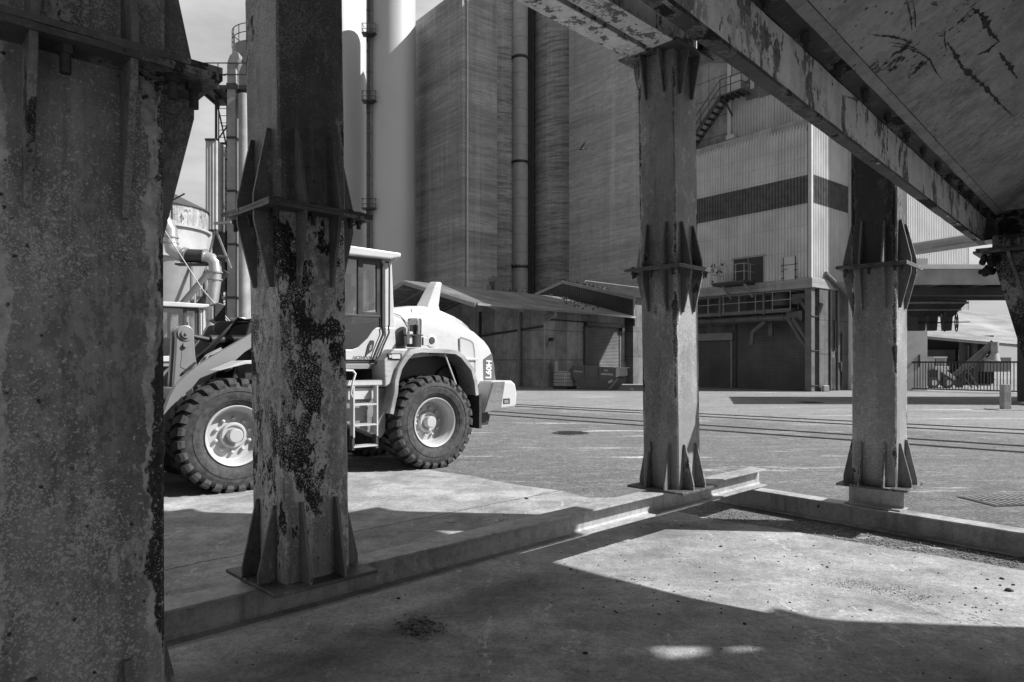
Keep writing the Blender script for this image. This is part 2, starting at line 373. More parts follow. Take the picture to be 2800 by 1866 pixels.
M = {}
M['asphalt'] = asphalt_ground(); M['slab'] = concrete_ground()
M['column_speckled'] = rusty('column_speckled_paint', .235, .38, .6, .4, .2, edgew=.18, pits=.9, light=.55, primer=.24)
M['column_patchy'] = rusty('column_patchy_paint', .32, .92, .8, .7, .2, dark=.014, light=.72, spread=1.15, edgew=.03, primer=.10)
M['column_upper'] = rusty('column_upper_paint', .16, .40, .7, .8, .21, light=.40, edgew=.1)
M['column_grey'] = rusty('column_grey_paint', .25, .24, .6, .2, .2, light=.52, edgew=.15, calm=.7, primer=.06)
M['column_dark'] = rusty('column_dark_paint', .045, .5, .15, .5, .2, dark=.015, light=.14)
M['plate'] = rusty('flange_plate_paint', .10, .6, .15, .2, None, dark=.02, light=.28)
M['gusset'] = rusty('gusset_paint', .15, .5, .4, .3, None, light=.34)
M['hopper'] = rusty('hopper_paint', .40, .34, .1, .2, None, light=.42, spread=.5, pits=1.1, scratch=.9)
M['girder'] = rusty('girder_paint', .80, .84, .05, .1, None, dark=.13, light=.85, spread=2.2, scratch=.9, calm=.6)
M['girder_dark'] = rusty('girder_rust', .11, .85, .1, .3, None, dark=.02, light=.3)
M['girder_black'] = rusty('girder_black_rust', .055, .9, .05, .2, None, dark=.015, light=.2)
M['scratch'] = plain('scratch_rust', .05, .8, 0, .7, 30)
M['beam'] = rusty('floor_beam_paint', .36, .16, .1, .15, None, dark=.06, light=.52, pits=.7)
M['bolt'] = plain('bolt_steel', .06, .6, .3, .5, 30)
M['white_metal'] = plain('white_metal', .5, .4, 0, .12, 1.5)
M['grey_metal'] = plain('grey_metal', .25, .45, .1, .2, 2)
M['dark_metal'] = plain('dark_metal', .05, .5, .2, .3, 3)
M['black'] = plain('black_paint', .018, .45, 0, .3, 6)
M['pipe_dark'] = plain('pipe_dark_grey', .12, .5, .1, .25, 2)
M['duct_grey'] = plain('duct_grey_paint', .30, .5, 0, .2, 1.5)
M['duct'] = plain('duct_metal', .5, .3, .55, .12, 1.2)
M['galv'] = plain('galvanised', .33, .42, .4, .15, 1.5)
M['rubber'] = plain('tyre_rubber', .05, .62, 0, .5, 9, .4, .25)
M['tread'] = plain('tyre_tread_dusty', .055, .75, 0, .6, 14, .3, .4)
M['loader'] = carpaint('loader_paint', .52, .45, .33)
M['loader_dirty'] = carpaint('loader_dirty_paint', .24, .8, .08)  # dirt, with the side tank's shade darkened into the base colour
M['boom'] = carpaint('boom_paint', .22, .2, .2)
M['fender'] = carpaint('fender_paint', .42, .9, .13)
M['rim'] = carpaint('rim_paint', .46, .35, .3)
M['loader_dark'] = plain('loader_dark_grey', .035, .5, 0, .35, 4)
M['decal'] = plain('decal_grey', .12, .4, 0, .15, 4)
M['letter_white'] = plain('letter_white', .7, .4, 0, .03, 4)
M['letter_grey'] = plain('letter_grey', .2, .4, 0, .03, 4)
M['concrete_tower'] = cast_concrete('tower_concrete', .33, .75, .42, .5)
M['concrete_silo'] = cast_concrete('silo_concrete', .52, 1.0, .36, .5, .75)
M['concrete_bin'] = cast_concrete('bin_concrete', .55, .6, .30, .35)
M['steel_silo'] = plain('steel_silo_paint', .54, .5, .1, .05, .2)
M['shell_grey'] = plain('silo_shell_grey', .42, .5, .1, .15, 1.0)
M['shed_wall'] = panel_concrete('shed_wall_concrete')
M['roof'] = sheet('shed_roof_sheet', .3, .3, rough=.6)
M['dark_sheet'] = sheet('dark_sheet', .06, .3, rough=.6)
M['shutter'] = sheet('shutter_paint', .15, .25, rough=.5)
M['sill'] = cast_concrete('sill_concrete', .34, .5, .2, .6)
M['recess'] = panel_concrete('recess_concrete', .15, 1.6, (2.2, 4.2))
M['pier'] = plain('pier_concrete', .42, .85, 0, .2, 1.2)
M['rail_steel'] = plain('rail_steel', .3, .3, .8, .2, 2)
M['ivory'] = plain('ivory_plastic', .6, .4, 0, .1, 2)
M['skip'] = carpaint('skip_paint', .11, .5, .05)
M['pigeon'] = plain('pigeon_grey', .035, .7, 0, .5, 20)
M['pigeon_white'] = plain('pigeon_white', .6, .7, 0, .2, 20)
M['dirt'] = plain('dark_dirt', .025, .95, 0, .6, 20)
M['leaf'] = plain('dry_leaf', .2, .8, 0, .7, 25)
def glass(name, tint, gl=.12):
    m = bpy.data.materials.new(name); m.use_nodes = True; t = m.node_tree; t.nodes.clear()
    o = t.nodes.new('ShaderNodeOutputMaterial'); mx = t.nodes.new('ShaderNodeMixShader'); tr = t.nodes.new('ShaderNodeBsdfTransparent'); gs = t.nodes.new('ShaderNodeBsdfGlossy')
    fr = t.nodes.new('ShaderNodeFresnel'); fr.inputs[0].default_value = 1.45; ad = t.nodes.new('ShaderNodeMath'); ad.operation = 'ADD'; ad.use_clamp = True; t.links.new(fr.outputs[0], ad.inputs[0]); ad.inputs[1].default_value = gl
    tr.inputs[0].default_value = (tint, tint, tint, 1); gs.inputs['Roughness'].default_value = .03; gs.inputs[0].default_value = (.9, .9, .9, 1)
    t.links.new(ad.outputs[0], mx.inputs[0]); t.links.new(tr.outputs[0], mx.inputs[1]); t.links.new(gs.outputs[0], mx.inputs[2]); t.links.new(mx.outputs[0], o.inputs[0]); return m
M['glass'] = glass('window_glass', .72, .08); M['glass_dark'] = glass('dark_glass', .16, .05)
M['amber'] = glass('beacon_lens', .55, .2)

# ================================================================== GROUND
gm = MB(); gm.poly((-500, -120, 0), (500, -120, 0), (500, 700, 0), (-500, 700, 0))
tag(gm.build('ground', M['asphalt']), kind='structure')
# concrete slab under the hopper: everything on this side of the line X + 1.036 Y = 9.66
sm = MB(); U = Vector((.694, .72, 0)); NV = Vector((-.72, .694, 0)); e0 = U * 6.72
edge = []
k = 60
for i in range(k + 1):
    t = 17 - 34 * i / k
    edge.append(e0 + NV * t + U * (.04 * math.sin(i * 2.3) + random.uniform(-.03, .03)) + Vector((0, 0, .006)))
far = [e0 - U * 26 + NV * -17 + Vector((0, 0, .006)), e0 - U * 26 + NV * 17 + Vector((0, 0, .006))]
sm.poly(*(edge + far)[::-1])
tag(sm.build('slab', M['slab']), kind='structure')

# ================================================================== HOPPER TOWER (eight legs on an octagon)
UA = 45.6
C8 = [(-1.231, 1.87), (-1.258, 3.99), (1.556, 6.76), (3.67, 6.82), (6.95, 3.6), (6.95, 1.48), (4.1, -1.3), (2.0, -1.4)]
def ucol(a): return Vector((math.sin(R(a)), math.cos(R(a)), 0))

def steel_column(i, zb, zm, zt, mats, yaw, lean, label, hw=.2, hw2=.204):
    """box column: base plate, lower shaft, bolted splice, upper shaft, head plate; two gussets per face at every plate"""
    x, y = C8[i]
    t = thing('steel_column', label, 'steel column', (x, y, zb), R(90 - yaw), 'legs of the hopper tower')
    ml, mu = mats
    zm -= zb; zt -= zb
    # lean: shear along the camera's right so that the foot sits right of the head
    ca, sa = math.cos(R(90 - yaw)), math.sin(R(90 - yaw))
    sx, sy = lean * ca, -lean * sa
    def sh(mb):
        for p in mb.v: dz = p.z - zm; p.x -= sx * dz; p.y -= sy * dz
        return mb
    pw = hw + .115
    def shaft(z0, z1, h, n=10):
        m = MB(); c = .012
        o = [(h, -h + c), (h, h - c), (h - c, h), (-h + c, h), (-h, h - c), (-h, -h + c), (-h + c, -h), (h - c, -h)]
        for k in range(n + 1):
            z = z0 + (z1 - z0) * k / n
            for p in o: m.v.append(Vector((p[0], p[1], z)))
        for k in range(n):
            for q in range(8): m.f.append((k * 8 + q, k * 8 + (q + 1) % 8, k * 8 + 8 + (q + 1) % 8, k * 8 + 8 + q))
        m.f.append(tuple(range(7, -1, -1))); m.f.append(tuple(n * 8 + q for q in range(8)))
        return sh(m)
    shaft(.022, zm - .018, hw).build('lower_shaft', ml, t)
    shaft(zm + .018, zt - .02, hw2).build('upper_shaft', mu, t)
    sh(MB().bx((-pw, -pw, 0), (pw, pw, .022))).build('base_plate', M['plate'], t, bevel=.003)
    def plate(z0, z1, bend):
        m = MB(); n = 8; w = pw
        for k in range(2):
            for a in range(n + 1):
                for b in range(n + 1):
                    px, py = -w + 2 * w * a / n, -w + 2 * w * b / n
                    dz = bend * max(0, (-px + py) / (2 * w) - .55) ** 2 * 3 + random.uniform(-.0015, .0015)
                    m.v.append(Vector((px, py, (z0 if k == 0 else z1) + dz)))
        q = (n + 1) * (n + 1); I = lambda k, a, b: k * q + a * (n + 1) + b
        for a in range(n):
            for b in range(n):
                m.f.append((I(1, a, b), I(1, a + 1, b), I(1, a + 1, b + 1), I(1, a, b + 1))); m.f.append((I(0, a, b + 1), I(0, a + 1, b + 1), I(0, a + 1, b), I(0, a, b)))
        for a in range(n):
            m.f += [(I(0, a, 0), I(0, a + 1, 0), I(1, a + 1, 0), I(1, a, 0)), (I(0, a + 1, n), I(0, a, n), I(1, a, n), I(1, a + 1, n)), (I(0, 0, a + 1), I(0, 0, a), I(1, 0, a), I(1, 0, a + 1)), (I(0, n, a), I(0, n, a + 1), I(1, n, a + 1), I(1, n, a))]
        return sh(m)
    plate(zm - .018, zm - .001, .05 if i == 1 else .01).build('splice_plate', M['plate'], t)
    plate(zm + .001, zm + .018, .02 if i == 1 else .0).build('splice_plate', M['plate'], t)
    sh(MB().bx((-pw - .02, -pw - .02, zt - .02), (pw + .02, pw + .02, zt))).build('head_plate', M['plate'], t, bevel=.003)
    # gussets: (plate z, direction, height, wall half width)
    for z, s, hgt, h in ((.022, 1, .43, hw), (zm - .018, -1, .40, hw), (zm + .018, 1, .42, hw2), (zt - .02, -1, .40, hw2)):
        for f in range(4):
            rot = Matrix.Rotation(math.pi / 2 * f, 4, 'Z')
            for off in (-.105, .105):
                ov = .108 - (h - hw); j = random.uniform(-.012, .012)
                pl = [(h - .002, z), (h + ov, z), (h + ov, z + s * .05), (h + .022 + j * .3, z + s * (hgt + j)), (h - .002, z + s * (hgt + j))]
                if s < 0: pl = pl[::-1]
                m = MB().prism(pl, off - .009 + j * .4, off + .009 + j * .4, 'y'); m.xf(rot)
                sh(m).build('gusset', M['gusset'], t, bevel=.002)
    # bolts of the splice
    for f in range(4):
        rot = Matrix.Rotation(math.pi / 2 * f, 4, 'Z')
        for q in (-.24, -.03, .20):
            m = MB(); z = zm - .018
            a0 = random.random(); jx = random.uniform(-.01, .01)
            hx = lambda r, n=6: [(r * math.cos(a0 + math.pi * 2 * k / n), r * math.sin(a0 + math.pi * 2 * k / n)) for k in range(n)]
            m.prism([(pw - .052 + px, q + jx + py) for px, py in hx(.021)], z - .0205, z - .0005, 'z')
            m.prism([(pw - .052 + px, q + jx + py) for px, py in hx(.0125, 10)], z - random.uniform(.045, .07), z - .0203, 'z')
            m.prism([(pw - .052 + px, q + jx + py) for px, py in hx(.021)], zm + .0185, zm + .034, 'z')
            m.xf(rot); sh(m).build('bolt', M['bolt'], t)
    return t
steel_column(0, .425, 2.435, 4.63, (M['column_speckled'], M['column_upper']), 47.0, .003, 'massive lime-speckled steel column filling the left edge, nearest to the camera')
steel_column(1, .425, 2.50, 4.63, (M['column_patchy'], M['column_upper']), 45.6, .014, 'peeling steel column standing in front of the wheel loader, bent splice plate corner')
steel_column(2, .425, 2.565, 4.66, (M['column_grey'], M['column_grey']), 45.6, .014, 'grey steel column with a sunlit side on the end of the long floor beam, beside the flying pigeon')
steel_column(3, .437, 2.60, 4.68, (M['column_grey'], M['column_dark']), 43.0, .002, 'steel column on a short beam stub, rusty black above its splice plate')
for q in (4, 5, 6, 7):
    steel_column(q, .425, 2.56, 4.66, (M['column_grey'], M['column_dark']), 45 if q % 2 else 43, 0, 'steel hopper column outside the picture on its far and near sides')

# floor beams: the long one lies across the two short ends
ub = Vector((.7150, .6991, 0)); nb = Vector((-.6991, .7150, 0))
near0 = Vector((-1.315, 3.774, 0))
def floor_beam(label, p0, p1, z0, h=.196, w=.2):
    o = thing('floor_beam', label, 'steel beam', (p0[0], p0[1], 0), 0, 'beams under the hopper columns')
    m = MB(); m.ibeam(Vector((p0[0], p0[1], z0)), Vector((p1[0], p1[1], z0)), w, h)
    m.build('profile', M['beam'], o, world=True, bevel=.002)
    return o
ctr = near0 + nb * .1
# one single mesh object each: I-profile
def single_beam(label, p0, p1, z0, h, name='floor_beam'):
    m = MB().ibeam(Vector((p0[0], p0[1], z0)), Vector((p1[0], p1[1], z0)), .2, h)
    o = m.build(name, M['beam'], None, bevel=.002, loc=(p0[0], p0[1], z0))
    return tag(o, label, 'steel beam', 'beams under the hopper columns')
fb_a = ctr - ub * 2.4; fb_b = Vector((2.966, 7.942, 0)) + nb * .1
single_beam('long floor beam running from behind the nearest column to past the grey column', fb_a, fb_b, .228, .196)
d2 = Vector((.63, -.777, 0)); n2 = Vector((.777, .63, 0))
b2s = Vector((2.45, 8.08, 0)) + n2 * .1
single_beam('floor beam lying under the stub of the rusty black column, leaving at the right edge', b2s - d2 * .05, b2s + d2 * 6.2, .004, .212)
c4v = Vector((C8[3][0], C8[3][1], 0))
m = MB().ibeam(c4v - d2 * .30 + Vector((0, 0, .218)), c4v + d2 * .23 + Vector((0, 0, .218)), .2, .216)
tag(m.build('beam_stub', M['beam'], None, bevel=.002, loc=(c4v.x, c4v.y, .218)), 'short beam stub between the floor beam and the rusty black column', 'steel beam')
m3a = Vector((C8[0][0], C8[0][1], 0)) + Vector((-.7, .7, 0)) * 1.6; m3b = Vector((C8[7][0], C8[7][1], 0))
single_beam('floor beam hidden behind the nearest column', m3a, m3b, .008, .212)
m = MB().ibeam(Vector((C8[0][0] - .25, C8[0][1] + .25, .222)), Vector((C8[0][0] + .25, C8[0][1] - .25, .222)), .2, .2)
tag(m.build('beam_stub', M['beam'], None, loc=(C8[0][0], C8[0][1], .222)), 'short beam stub under the nearest column', 'steel beam')
for q in (4, 5, 6, 7):
    x, y = C8[q]; m = MB().bx((x - .3, y - .3, .0), (x + .3, y + .3, .424))
    tag(m.build('plinth', M['sill'], None, loc=(x, y, 0)), 'concrete plinth under a hopper column outside the picture', 'plinth', 'plinths of the hidden columns')

# ---- the hopper itself
hop = thing('loading_hopper', 'dark steel loading hopper overhead with bolted outlet frame and sloping plates', 'hopper', (2.86, 2.73, 4.66))
UH = ucol(42.7); NH = Vector((-UH.y, UH.x, 0)); KZ = .886
def hp(u, v, h): return UH * u + NH * v + Vector((0, 0, H_ + h))
# deck beams on the column heads
for i in range(8):
    a = Vector((*C8[i], 0)); b = Vector((*C8[(i + 1) % 8], 0)); d = (b - a).normalized(); nn = Vector((-d.y, d.x, 0))
    zb = {1: 4.645, 2: 4.685, 3: 4.72}.get(i, 4.68)
    if i == 1:
        for sgn in (-1, 1):
            m = MB().ibeam(a - d * .35 + nn * sgn * .15 + Vector((0, 0, zb)), b + d * .25 + nn * sgn * .15 + Vector((0, 0, zb)), .235, .30)
            m.build('deck_beam', M['girder'], hop, world=True, bevel=.003)
    else:
        MB().ibeam(a + d * .28 + Vector((0, 0, zb)), b - d * .28 + Vector((0, 0, zb)), .26, .28).build('deck_beam', M['girder_dark'], hop, world=True)
# bin body above the deck
ctr8 = Vector((2.86, 2.73, 0)); oc = [Vector((*p, 0)) for p in C8]
shp = [Vector((*p, 0)) for p in C8[:4]] + [Vector((6.6, 3.95, 0)), Vector((7.25, 3.82, 0)), Vector((7.25, 3.40, 0)), Vector((5.85, 3.40, 0)), Vector((5.85, 1.2, 0))] + [Vector((*p, 0)) for p in C8[6:]]; ns = len(shp)
m = MB(); b = 0
for z in (4.99, 9.5):
    for p in shp: m.v.append(p + Vector((0, 0, z)))
m.f += [tuple(range(ns - 1, -1, -1)), tuple(range(ns, 2 * ns))] + [(i, (i + 1) % ns, ns + (i + 1) % ns, ns + i) for i in range(ns)]
m.build('bin_shell', M['girder_dark'], hop, world=True)
# sloping plates from the deck beams to the outlet frame
u0, u1, v0, v1 = 1.1, 5.75, -.02, .85
ring = [hp(u0, v1, .86), hp(u1, v1, .86), hp(u1, v0, .86), hp(u0, v0, .86)]
def ins(i): return oc[i] + (ctr8 - oc[i]).normalized() * .35 + Vector((0, 0, 5.25))
for tri in (((1, 2), (1, 0)), ((2, 3), (1,)), ((3, 4), (2, 1)), ((7, 0), (0, 3)), ((0, 1), (0,))):
    a, b = tri[0]; pts = [ins(a), ins(b)] + [ring[q] for q in tri[1]]
    m = MB(); m.add(pts + [p + Vector((0, 0, .012)) for p in pts], [tuple(range(len(pts))), tuple(range(2 * len(pts) - 1, len(pts) - 1, -1))])
    m.build('cone_plate', M['girder_dark'], hop, world=True)
# outlet frame: bottom flange, web, bolted flange, folded strip (front long side), plus the two short sides
def strip(a0, a1, c0, c1, name, mat, th=.012, n=40):
    """long plate between two (v,h) lines along u"""
    m = MB()
    dirv = Vector((c1[0] - c0[0], c1[1] - c0[1])); dirv.normalize(); nrm = (-dirv.y * th, dirv.x * th)
    for k in range(n + 1):
        u = a0 + (a1 - a0) * k / n; j = random.uniform(-.002, .002)
        for v, h in (c0, c1, (c1[0] + nrm[0], c1[1] + nrm[1]), (c0[0] + nrm[0], c0[1] + nrm[1])): m.v.append(hp(u, v, h + j))
    for k in range(n):
        for q in range(4): m.f.append((4 * k + q, 4 * k + (q + 1) % 4, 4 * k + 4 + (q + 1) % 4, 4 * k + 4 + q))
    m.f += [(3, 2, 1, 0), (4 * n, 4 * n + 1, 4 * n + 2, 4 * n + 3)]
    return m.build(name, mat, hop, world=True)
ue = 5.82
strip(.2, ue, (.851, .838), (.806, .838), 'bottom_flange', M['girder_black'], -.012)
strip(.2, ue - .02, (.808, .840), (.808, 1.020), 'frame_web', M['girder'], -.012)
strip(.2, ue - .03, (.806, 1.022), (.745, 1.028), 'bolted_flange', M['girder_black'], -.012)
strip(.2, ue - .05, (.744, 1.030), (.708, 1.043), 'folded_strip', M['hopper'], -.01)
for k in range(15):
    u = 1.25 + k * .31
    m = MB(); c = hp(u, .768, 1.022)
    m.cyl(c + Vector((0, 0, -.022)), c + Vector((0, 0, .004)), .016, 6); m.cyl(c + Vector((0, 0, -.04)), c + Vector((0, 0, -.02)), .009, 8)
    m.build('bolt', M['bolt'], hop, world=True)
# hood: shallow pyramid of worn plates closing the outlet frame
lo = [(.3, .706), (ue - .10, .706), (ue - .10, -.06), (.3, -.06)]; hi = [(1.4, .0), (5.15, .0), (5.15, -.05), (1.4, -.05)]
L4 = [hp(u, v, 1.045) for u, v in lo]; H4 = [hp(u, v, 1.46) for u, v in hi]
for i in range(4):
    j = (i + 1) % 4; q = [L4[i], L4[j], H4[j], H4[i]]; up = Vector((0, 0, .012))
    m = MB().add(q + [p + up for p in q], [(0, 1, 2, 3), (7, 6, 5, 4)]); nf = len(m.f)
    if i == 0:   # gouges worn into the plate
        pn = (L4[1] - L4[0]).cross(H4[0] - L4[0]).normalized()
        if pn.z > 0: pn = -pn
        for ln, wd in ((((1220, 196), (1262, 204), (1330, 208), (1400, 226), (1455, 250)), .010), (((1315, 240), (1380, 250), (1450, 270), (1520, 300)), .006), (((1335, 262), (1420, 272), (1500, 305), (1555, 345), (1580, 400), (1620, 455)), .009), (((1650, 240), (1690, 300), (1740, 390), (1850, 480), (1950, 590), (2035, 670)), .022), (((1420, 0), (1440, 80), (1450, 170)), .008), (((1455, 0), (1468, 90), (1470, 160)), .007), (((1640, 160), (1635, 230), (1650, 300)), .006), (((1800, 50), (1850, 90), (1900, 190), (1950, 240)), .035), (((1830, 310), (1890, 285), (1945, 235)), .04), (((1950, 300), (2000, 370), (2050, 450)), .025)):
            ps = [onplane(1800 + x / 2.091, y / 2.091, L4[0], pn) + pn * .0015 for x, y in ln]; fine = []
            for a_, b_ in zip(ps[:-1], ps[1:]): fine += [a_.lerp(b_, t / 9) for t in range(9)]
            fine.append(ps[-1]); k0 = len(m.v)
            for t, p in enumerate(fine):
                d = (fine[min(t + 1, len(fine) - 1)] - fine[max(t - 1, 0)]).normalized(); sd = d.cross(pn); w_ = wd * (.25 + .9 * math.sin(math.pi * (t + .6) / (len(fine) + .2))) * random.uniform(.12, .62)
                m.v += [p + sd * w_ * random.uniform(.3, 1), p - sd * w_ * random.uniform(.3, 1)]
            for t in range(len(fine) - 1): m.f.append((k0 + 2 * t, k0 + 2 * t + 1, k0 + 2 * t + 3, k0 + 2 * t + 2))
    o = m.build('hood_plate', M['hopper'], hop, world=True); o.data.materials.append(M['scratch'])
    for k, p in enumerate(o.data.polygons): p.material_index = 1 if k >= nf else 0
m = MB().add(H4 + [p + Vector((0, 0, .02)) for p in H4], [(0, 1, 2, 3), (7, 6, 5, 4)]); m.build('hood_plate', M['hopper'], hop, world=True)
# short end of the frame
e_a = hp(ue, .851, .838); e_b = hp(ue, -.1, .838)
MB().ibeam(e_a + NH * -.1 + Vector((0, 0, .0)), e_b, .13, .17).build('end_beam', M['girder_dark'], hop, world=True)
# corner bracket: bolted plates and a leg that slants in towards the middle
pc = Vector((3.455, 4.52, H_ + .73)); ul = ucol(43); nl = Vector((-ul.y, ul.x, 0))
for dz, w in ((.018, .28), (0, .293)):
    m = MB(); rot = Matrix.Rotation(R(47), 3, 'Z'); m.box(pc + Vector((0, 0, dz)), (2 * w, 2 * w, .016), rot); m.build('bracket_plate', M['plate'], hop, world=True)
m = MB(); rot = Matrix.Rotation(R(47), 3, 'Z'); m.box(pc + Vector((0, 0, .069)), (.4, .4, .082), rot); m.build('bracket_packer', M['girder_dark'], hop, world=True)
top = pc + Vector((0, 0, -.01)); bot = Vector((3.2, 3.22, .012)); d = (bot - top)
def ring4(c, w): return [c + ul * (a * w) + nl * (b_ * w) for a, b_ in ((-1, -1), (1, -1), (1, 1), (-1, 1))]
m = MB(); q = ring4(top, .205) + ring4(bot, .20); m.add(q, [(3, 2, 1, 0), (4, 5, 6, 7)] + [(i, (i + 1) % 4, 4 + (i + 1) % 4, 4 + i) for i in range(4)])
leg = m.build('slanted_leg', M['column_speckled'], hop, world=True)
for off in (-.105, .105):
    for fdir, sdir in ((-ul, nl), (-nl, ul)):
        base = top + sdir * off; p0 = base + fdir * .2; pts = [p0, p0 + fdir * .095, p0 + fdir * .095 + d * .03, p0 + d * .2 + fdir * .015, p0 + d * .2]
        m = MB(); nn = sdir * .009; k = len(pts); m.add([p - nn for p in pts] + [p + nn for p in pts], [tuple(range(k)), tuple(range(2 * k - 1, k - 1, -1))] + [(i, k + i, k + (i + 1) % k, (i + 1) % k) for i in range(k)])
        m.build('gusset', M['gusset'], hop, world=True)
# rust and dirt hanging under the bracket
m = MB(); c = pc + Vector((-.315, .0, -.03))
for k in range(26):
    m.blob(c + Vector((random.uniform(-.03, .06), random.uniform(-.05, .05), -random.random() ** 1.5 * .11)), [random.uniform(.012, .028)] * 3, 6, 4)
m.build('rust_clump', M['dirt'], hop, world=True)
# added out of view to block sun; notched edge lets slivers reach the slab
edge_p = [(-2, 4.3), (3.25, 4.3), (3.25, 6.45), (3.199, 6.51), (3.132, 6.71), (3.202, 6.65), (3.25, 6.62), (3.25, 6.72), (3.105, 6.78), (3.01, 7.02), (3.111, 7.04), (3.25, 7.08), (3.25, 9.5), (-2, 9.5)]
m = MB().prism(edge_p, 8.6, 8.66, 'x'); m.bx((8.661, -2, 4.3), (12.5, 2.6, 8.5))
sbn = thing('storage_bin', 'raised dark steel storage bin on posts, outside the picture to the right', 'bin', (10.5, .5, 0))
m.build('body', M['girder_dark'], sbn, world=True)
for x in (8.8, 12.3):
    for y in (-1.8, 2.4):
        m = MB(); m.bx((x - .12, y - .12, 0), (x + .12, y + .12, 4.3)); m.build('post', M['girder_dark'], sbn, world=True)
# long block added behind the camera to keep low sky light off the columns
wh = thing('warehouse', 'long grey warehouse behind the photographer, outside the picture', 'warehouse', (-10, -17, 0))
m = MB(); m.bx((-45, -20, 0), (22, -15, 10.5)); m.bx((-16, -15.01, 0), (-10.5, 5.5, 8.5)); m.build('wall', M['girder_dark'], wh, world=True)
m = MB(); m.bx((-45.3, -20.3, 10.51), (22.3, -14.7, 10.9)); m.build('roof', M['girder_dark'], wh, world=True)

# ================================================================== WHEEL LOADER (local x forward, y to its left, z up; origin under the rear axle)
def tyre_mesh(w=.52, rr=.683):
    h = w / 2; m = MB()
    prof = [(.385, -.20), (.42, -.235), (.50, -.268), (.58, -.275), (.64, -.262), (rr, -.235), (rr + .006, 0), (rr, .235), (.64, .262), (.61, .272), (.575, .276), (.57, .268), (.545, .270), (.54, .276), (.50, .272), (.46, .262), (.455, .254), (.44, .248), (.42, .235), (.385, .20)]
    m.lathe(prof, 72, Matrix.Rotation(R(-90), 4, 'X'))
    n = 28
    for s in (-1, 1):
        for k in range(n):
            a0 = 2 * math.pi * (k + (.5 if s > 0 else 0)) / n
            # outline of a lug across the tyre: (axial, radius, angular shift)
            ln = [(.012, .735, .085), (.12, .741, .05), (.215, .738, .0), (.262, .715, -.004), (.278, .672, -.004), (.272, .638, -.004)]
            ins_ = [(.012, .67, .085), (.12, .67, .05), (.215, .66, 0), (.235, .655, -.004), (.262, .635, -.004), (.264, .625, -.004)]
            j = random.uniform(-.003, .003); wd = [.060, .066, .074, .074, .068, .062]
            b = len(m.v)
            for i in range(6):
                for sg in (-1, 1):
                    for (ax, r, sf) in (ln[i], ins_[i]):
                        a = a0 + sf + sg * wd[i] * .97 + j; m.v.append(Vector((r * math.sin(a), s * ax, r * math.cos(a))))
            for i in range(5):
                q = b + 4 * i; p = q + 4
                m.f += [(q, q + 2, p + 2, p), (q, p, p + 1, q + 1), (q + 2, q + 3, p + 3, p + 2)]
            m.f += [(b, b + 1, b + 3, b + 2), (b + 20, b + 22, b + 23, b + 21)]
    return m
tyre_o = tyre_mesh()
tyre_me = tyre_o.build('tyre', M['tread'], None, smooth=28).data
for o in list(COL.objects):
    if o.data is tyre_me: bpy.data.objects.remove(o)
def wheel(parent, x, side, disc, twist):
    """rim is the wheel part; tyre, hub and nuts its sub-parts"""
    rot = Matrix.Rotation(R(-90), 4, 'X')   # lathe axis -> +y
    m = MB(); d = disc
    m.lathe([(.388, .205), (.392, .222), (.384, .232), (.366, .226), (.352, .205), (.345, .17), (.330, .15), (.322, .10), (.318, d + .02), (.30, d), (.20, d + .012), (.05, d + .012), (.001, d + .012)], 56, rot)
    m.lathe([(.001, d - .03), (.30, d - .02), (.318, d - .05), (.33, -.2), (.388, -.22)], 40, rot)
    r = m.build('wheel', M['rim'], parent, smooth=40)
    r.location = (x, side * .96, .722); r.rotation_euler = (0, twist, 0 if side > 0 else math.pi)
    t = bpy.data.objects.new('tyre', tyre_me); COL.objects.link(t); t.parent = r
    h = MB(); h.lathe([(.165, d), (.168, d + .05), (.15, d + .075), (.13, d + .075), (.125, d + .05), (.092, d + .05), (.09, d + .155), (.08, d + .165), (.001, d + .165)], 32, rot)
    h.build('hub', M['rim'], r, smooth=40)
    for k in range(10):
        a = 2 * math.pi * k / 10 + .2; c = Vector((.222 * math.cos(a), d + .012, .222 * math.sin(a)))
        nb_ = MB(); nb_.blob(c + Vector((0, .022, 0)), (.026, .03, .026), 10, 6); nb_.build('wheel_nut', M['rim'], r, smooth=60)
    return r

lf = Vector((-.7586, -.6516, 0)); ll = Vector((.6516, -.7586, 0)); LO = Vector((-2.025, 11.575, 0))
def ld(px, py, yp):
    p = onplane(px, py, LO + ll * yp, ll) - LO; return p.dot(lf), p.z
ldr = thing('wheel_loader', 'pale wheel loader parked side-on behind the peeling column, large tyres and door ladder', 'wheel loader', LO, math.atan2(lf.y, lf.x))
for x, disc, tw in ((-.06, -.03, .3), (2.99, .055, 1.1)):
    for s in (1, -1): wheel(ldr, x, s, disc, tw + (s < 0) * .7)

LP, LD, BM, DK = M['loader'], M['loader_dirty'], M['boom'], M['loader_dark']
# ---- frames
m = MB(); m.bx((-1.55, -.45, .62), (1.25, .45, 1.35)); m.bx((-.25, -.72, .50), (.13, .72, .92)); m.build('rear_frame', DK, ldr, bevel=.01)
m = MB(); m.bx((1.55, -.4, .55), (3.45, .4, 1.25)); m.bx((2.82, -.72, .52), (3.16, .72, .92)); m.prism([(1.75, 1.2), (2.0, 2.22), (2.55, 2.22), (2.85, 1.2)], -.42, -.36, 'y'); m.prism([(1.75, 1.2), (2.0, 2.22), (2.55, 2.22), (2.85, 1.2)], .36, .42, 'y'); m.build('front_frame', DK, ldr, bevel=.01)
m = MB(); m.cyl((1.4, 0, .5), (1.4, 0, 1.4), .16, 16); m.build('articulation_joint', DK, ldr, smooth=40)
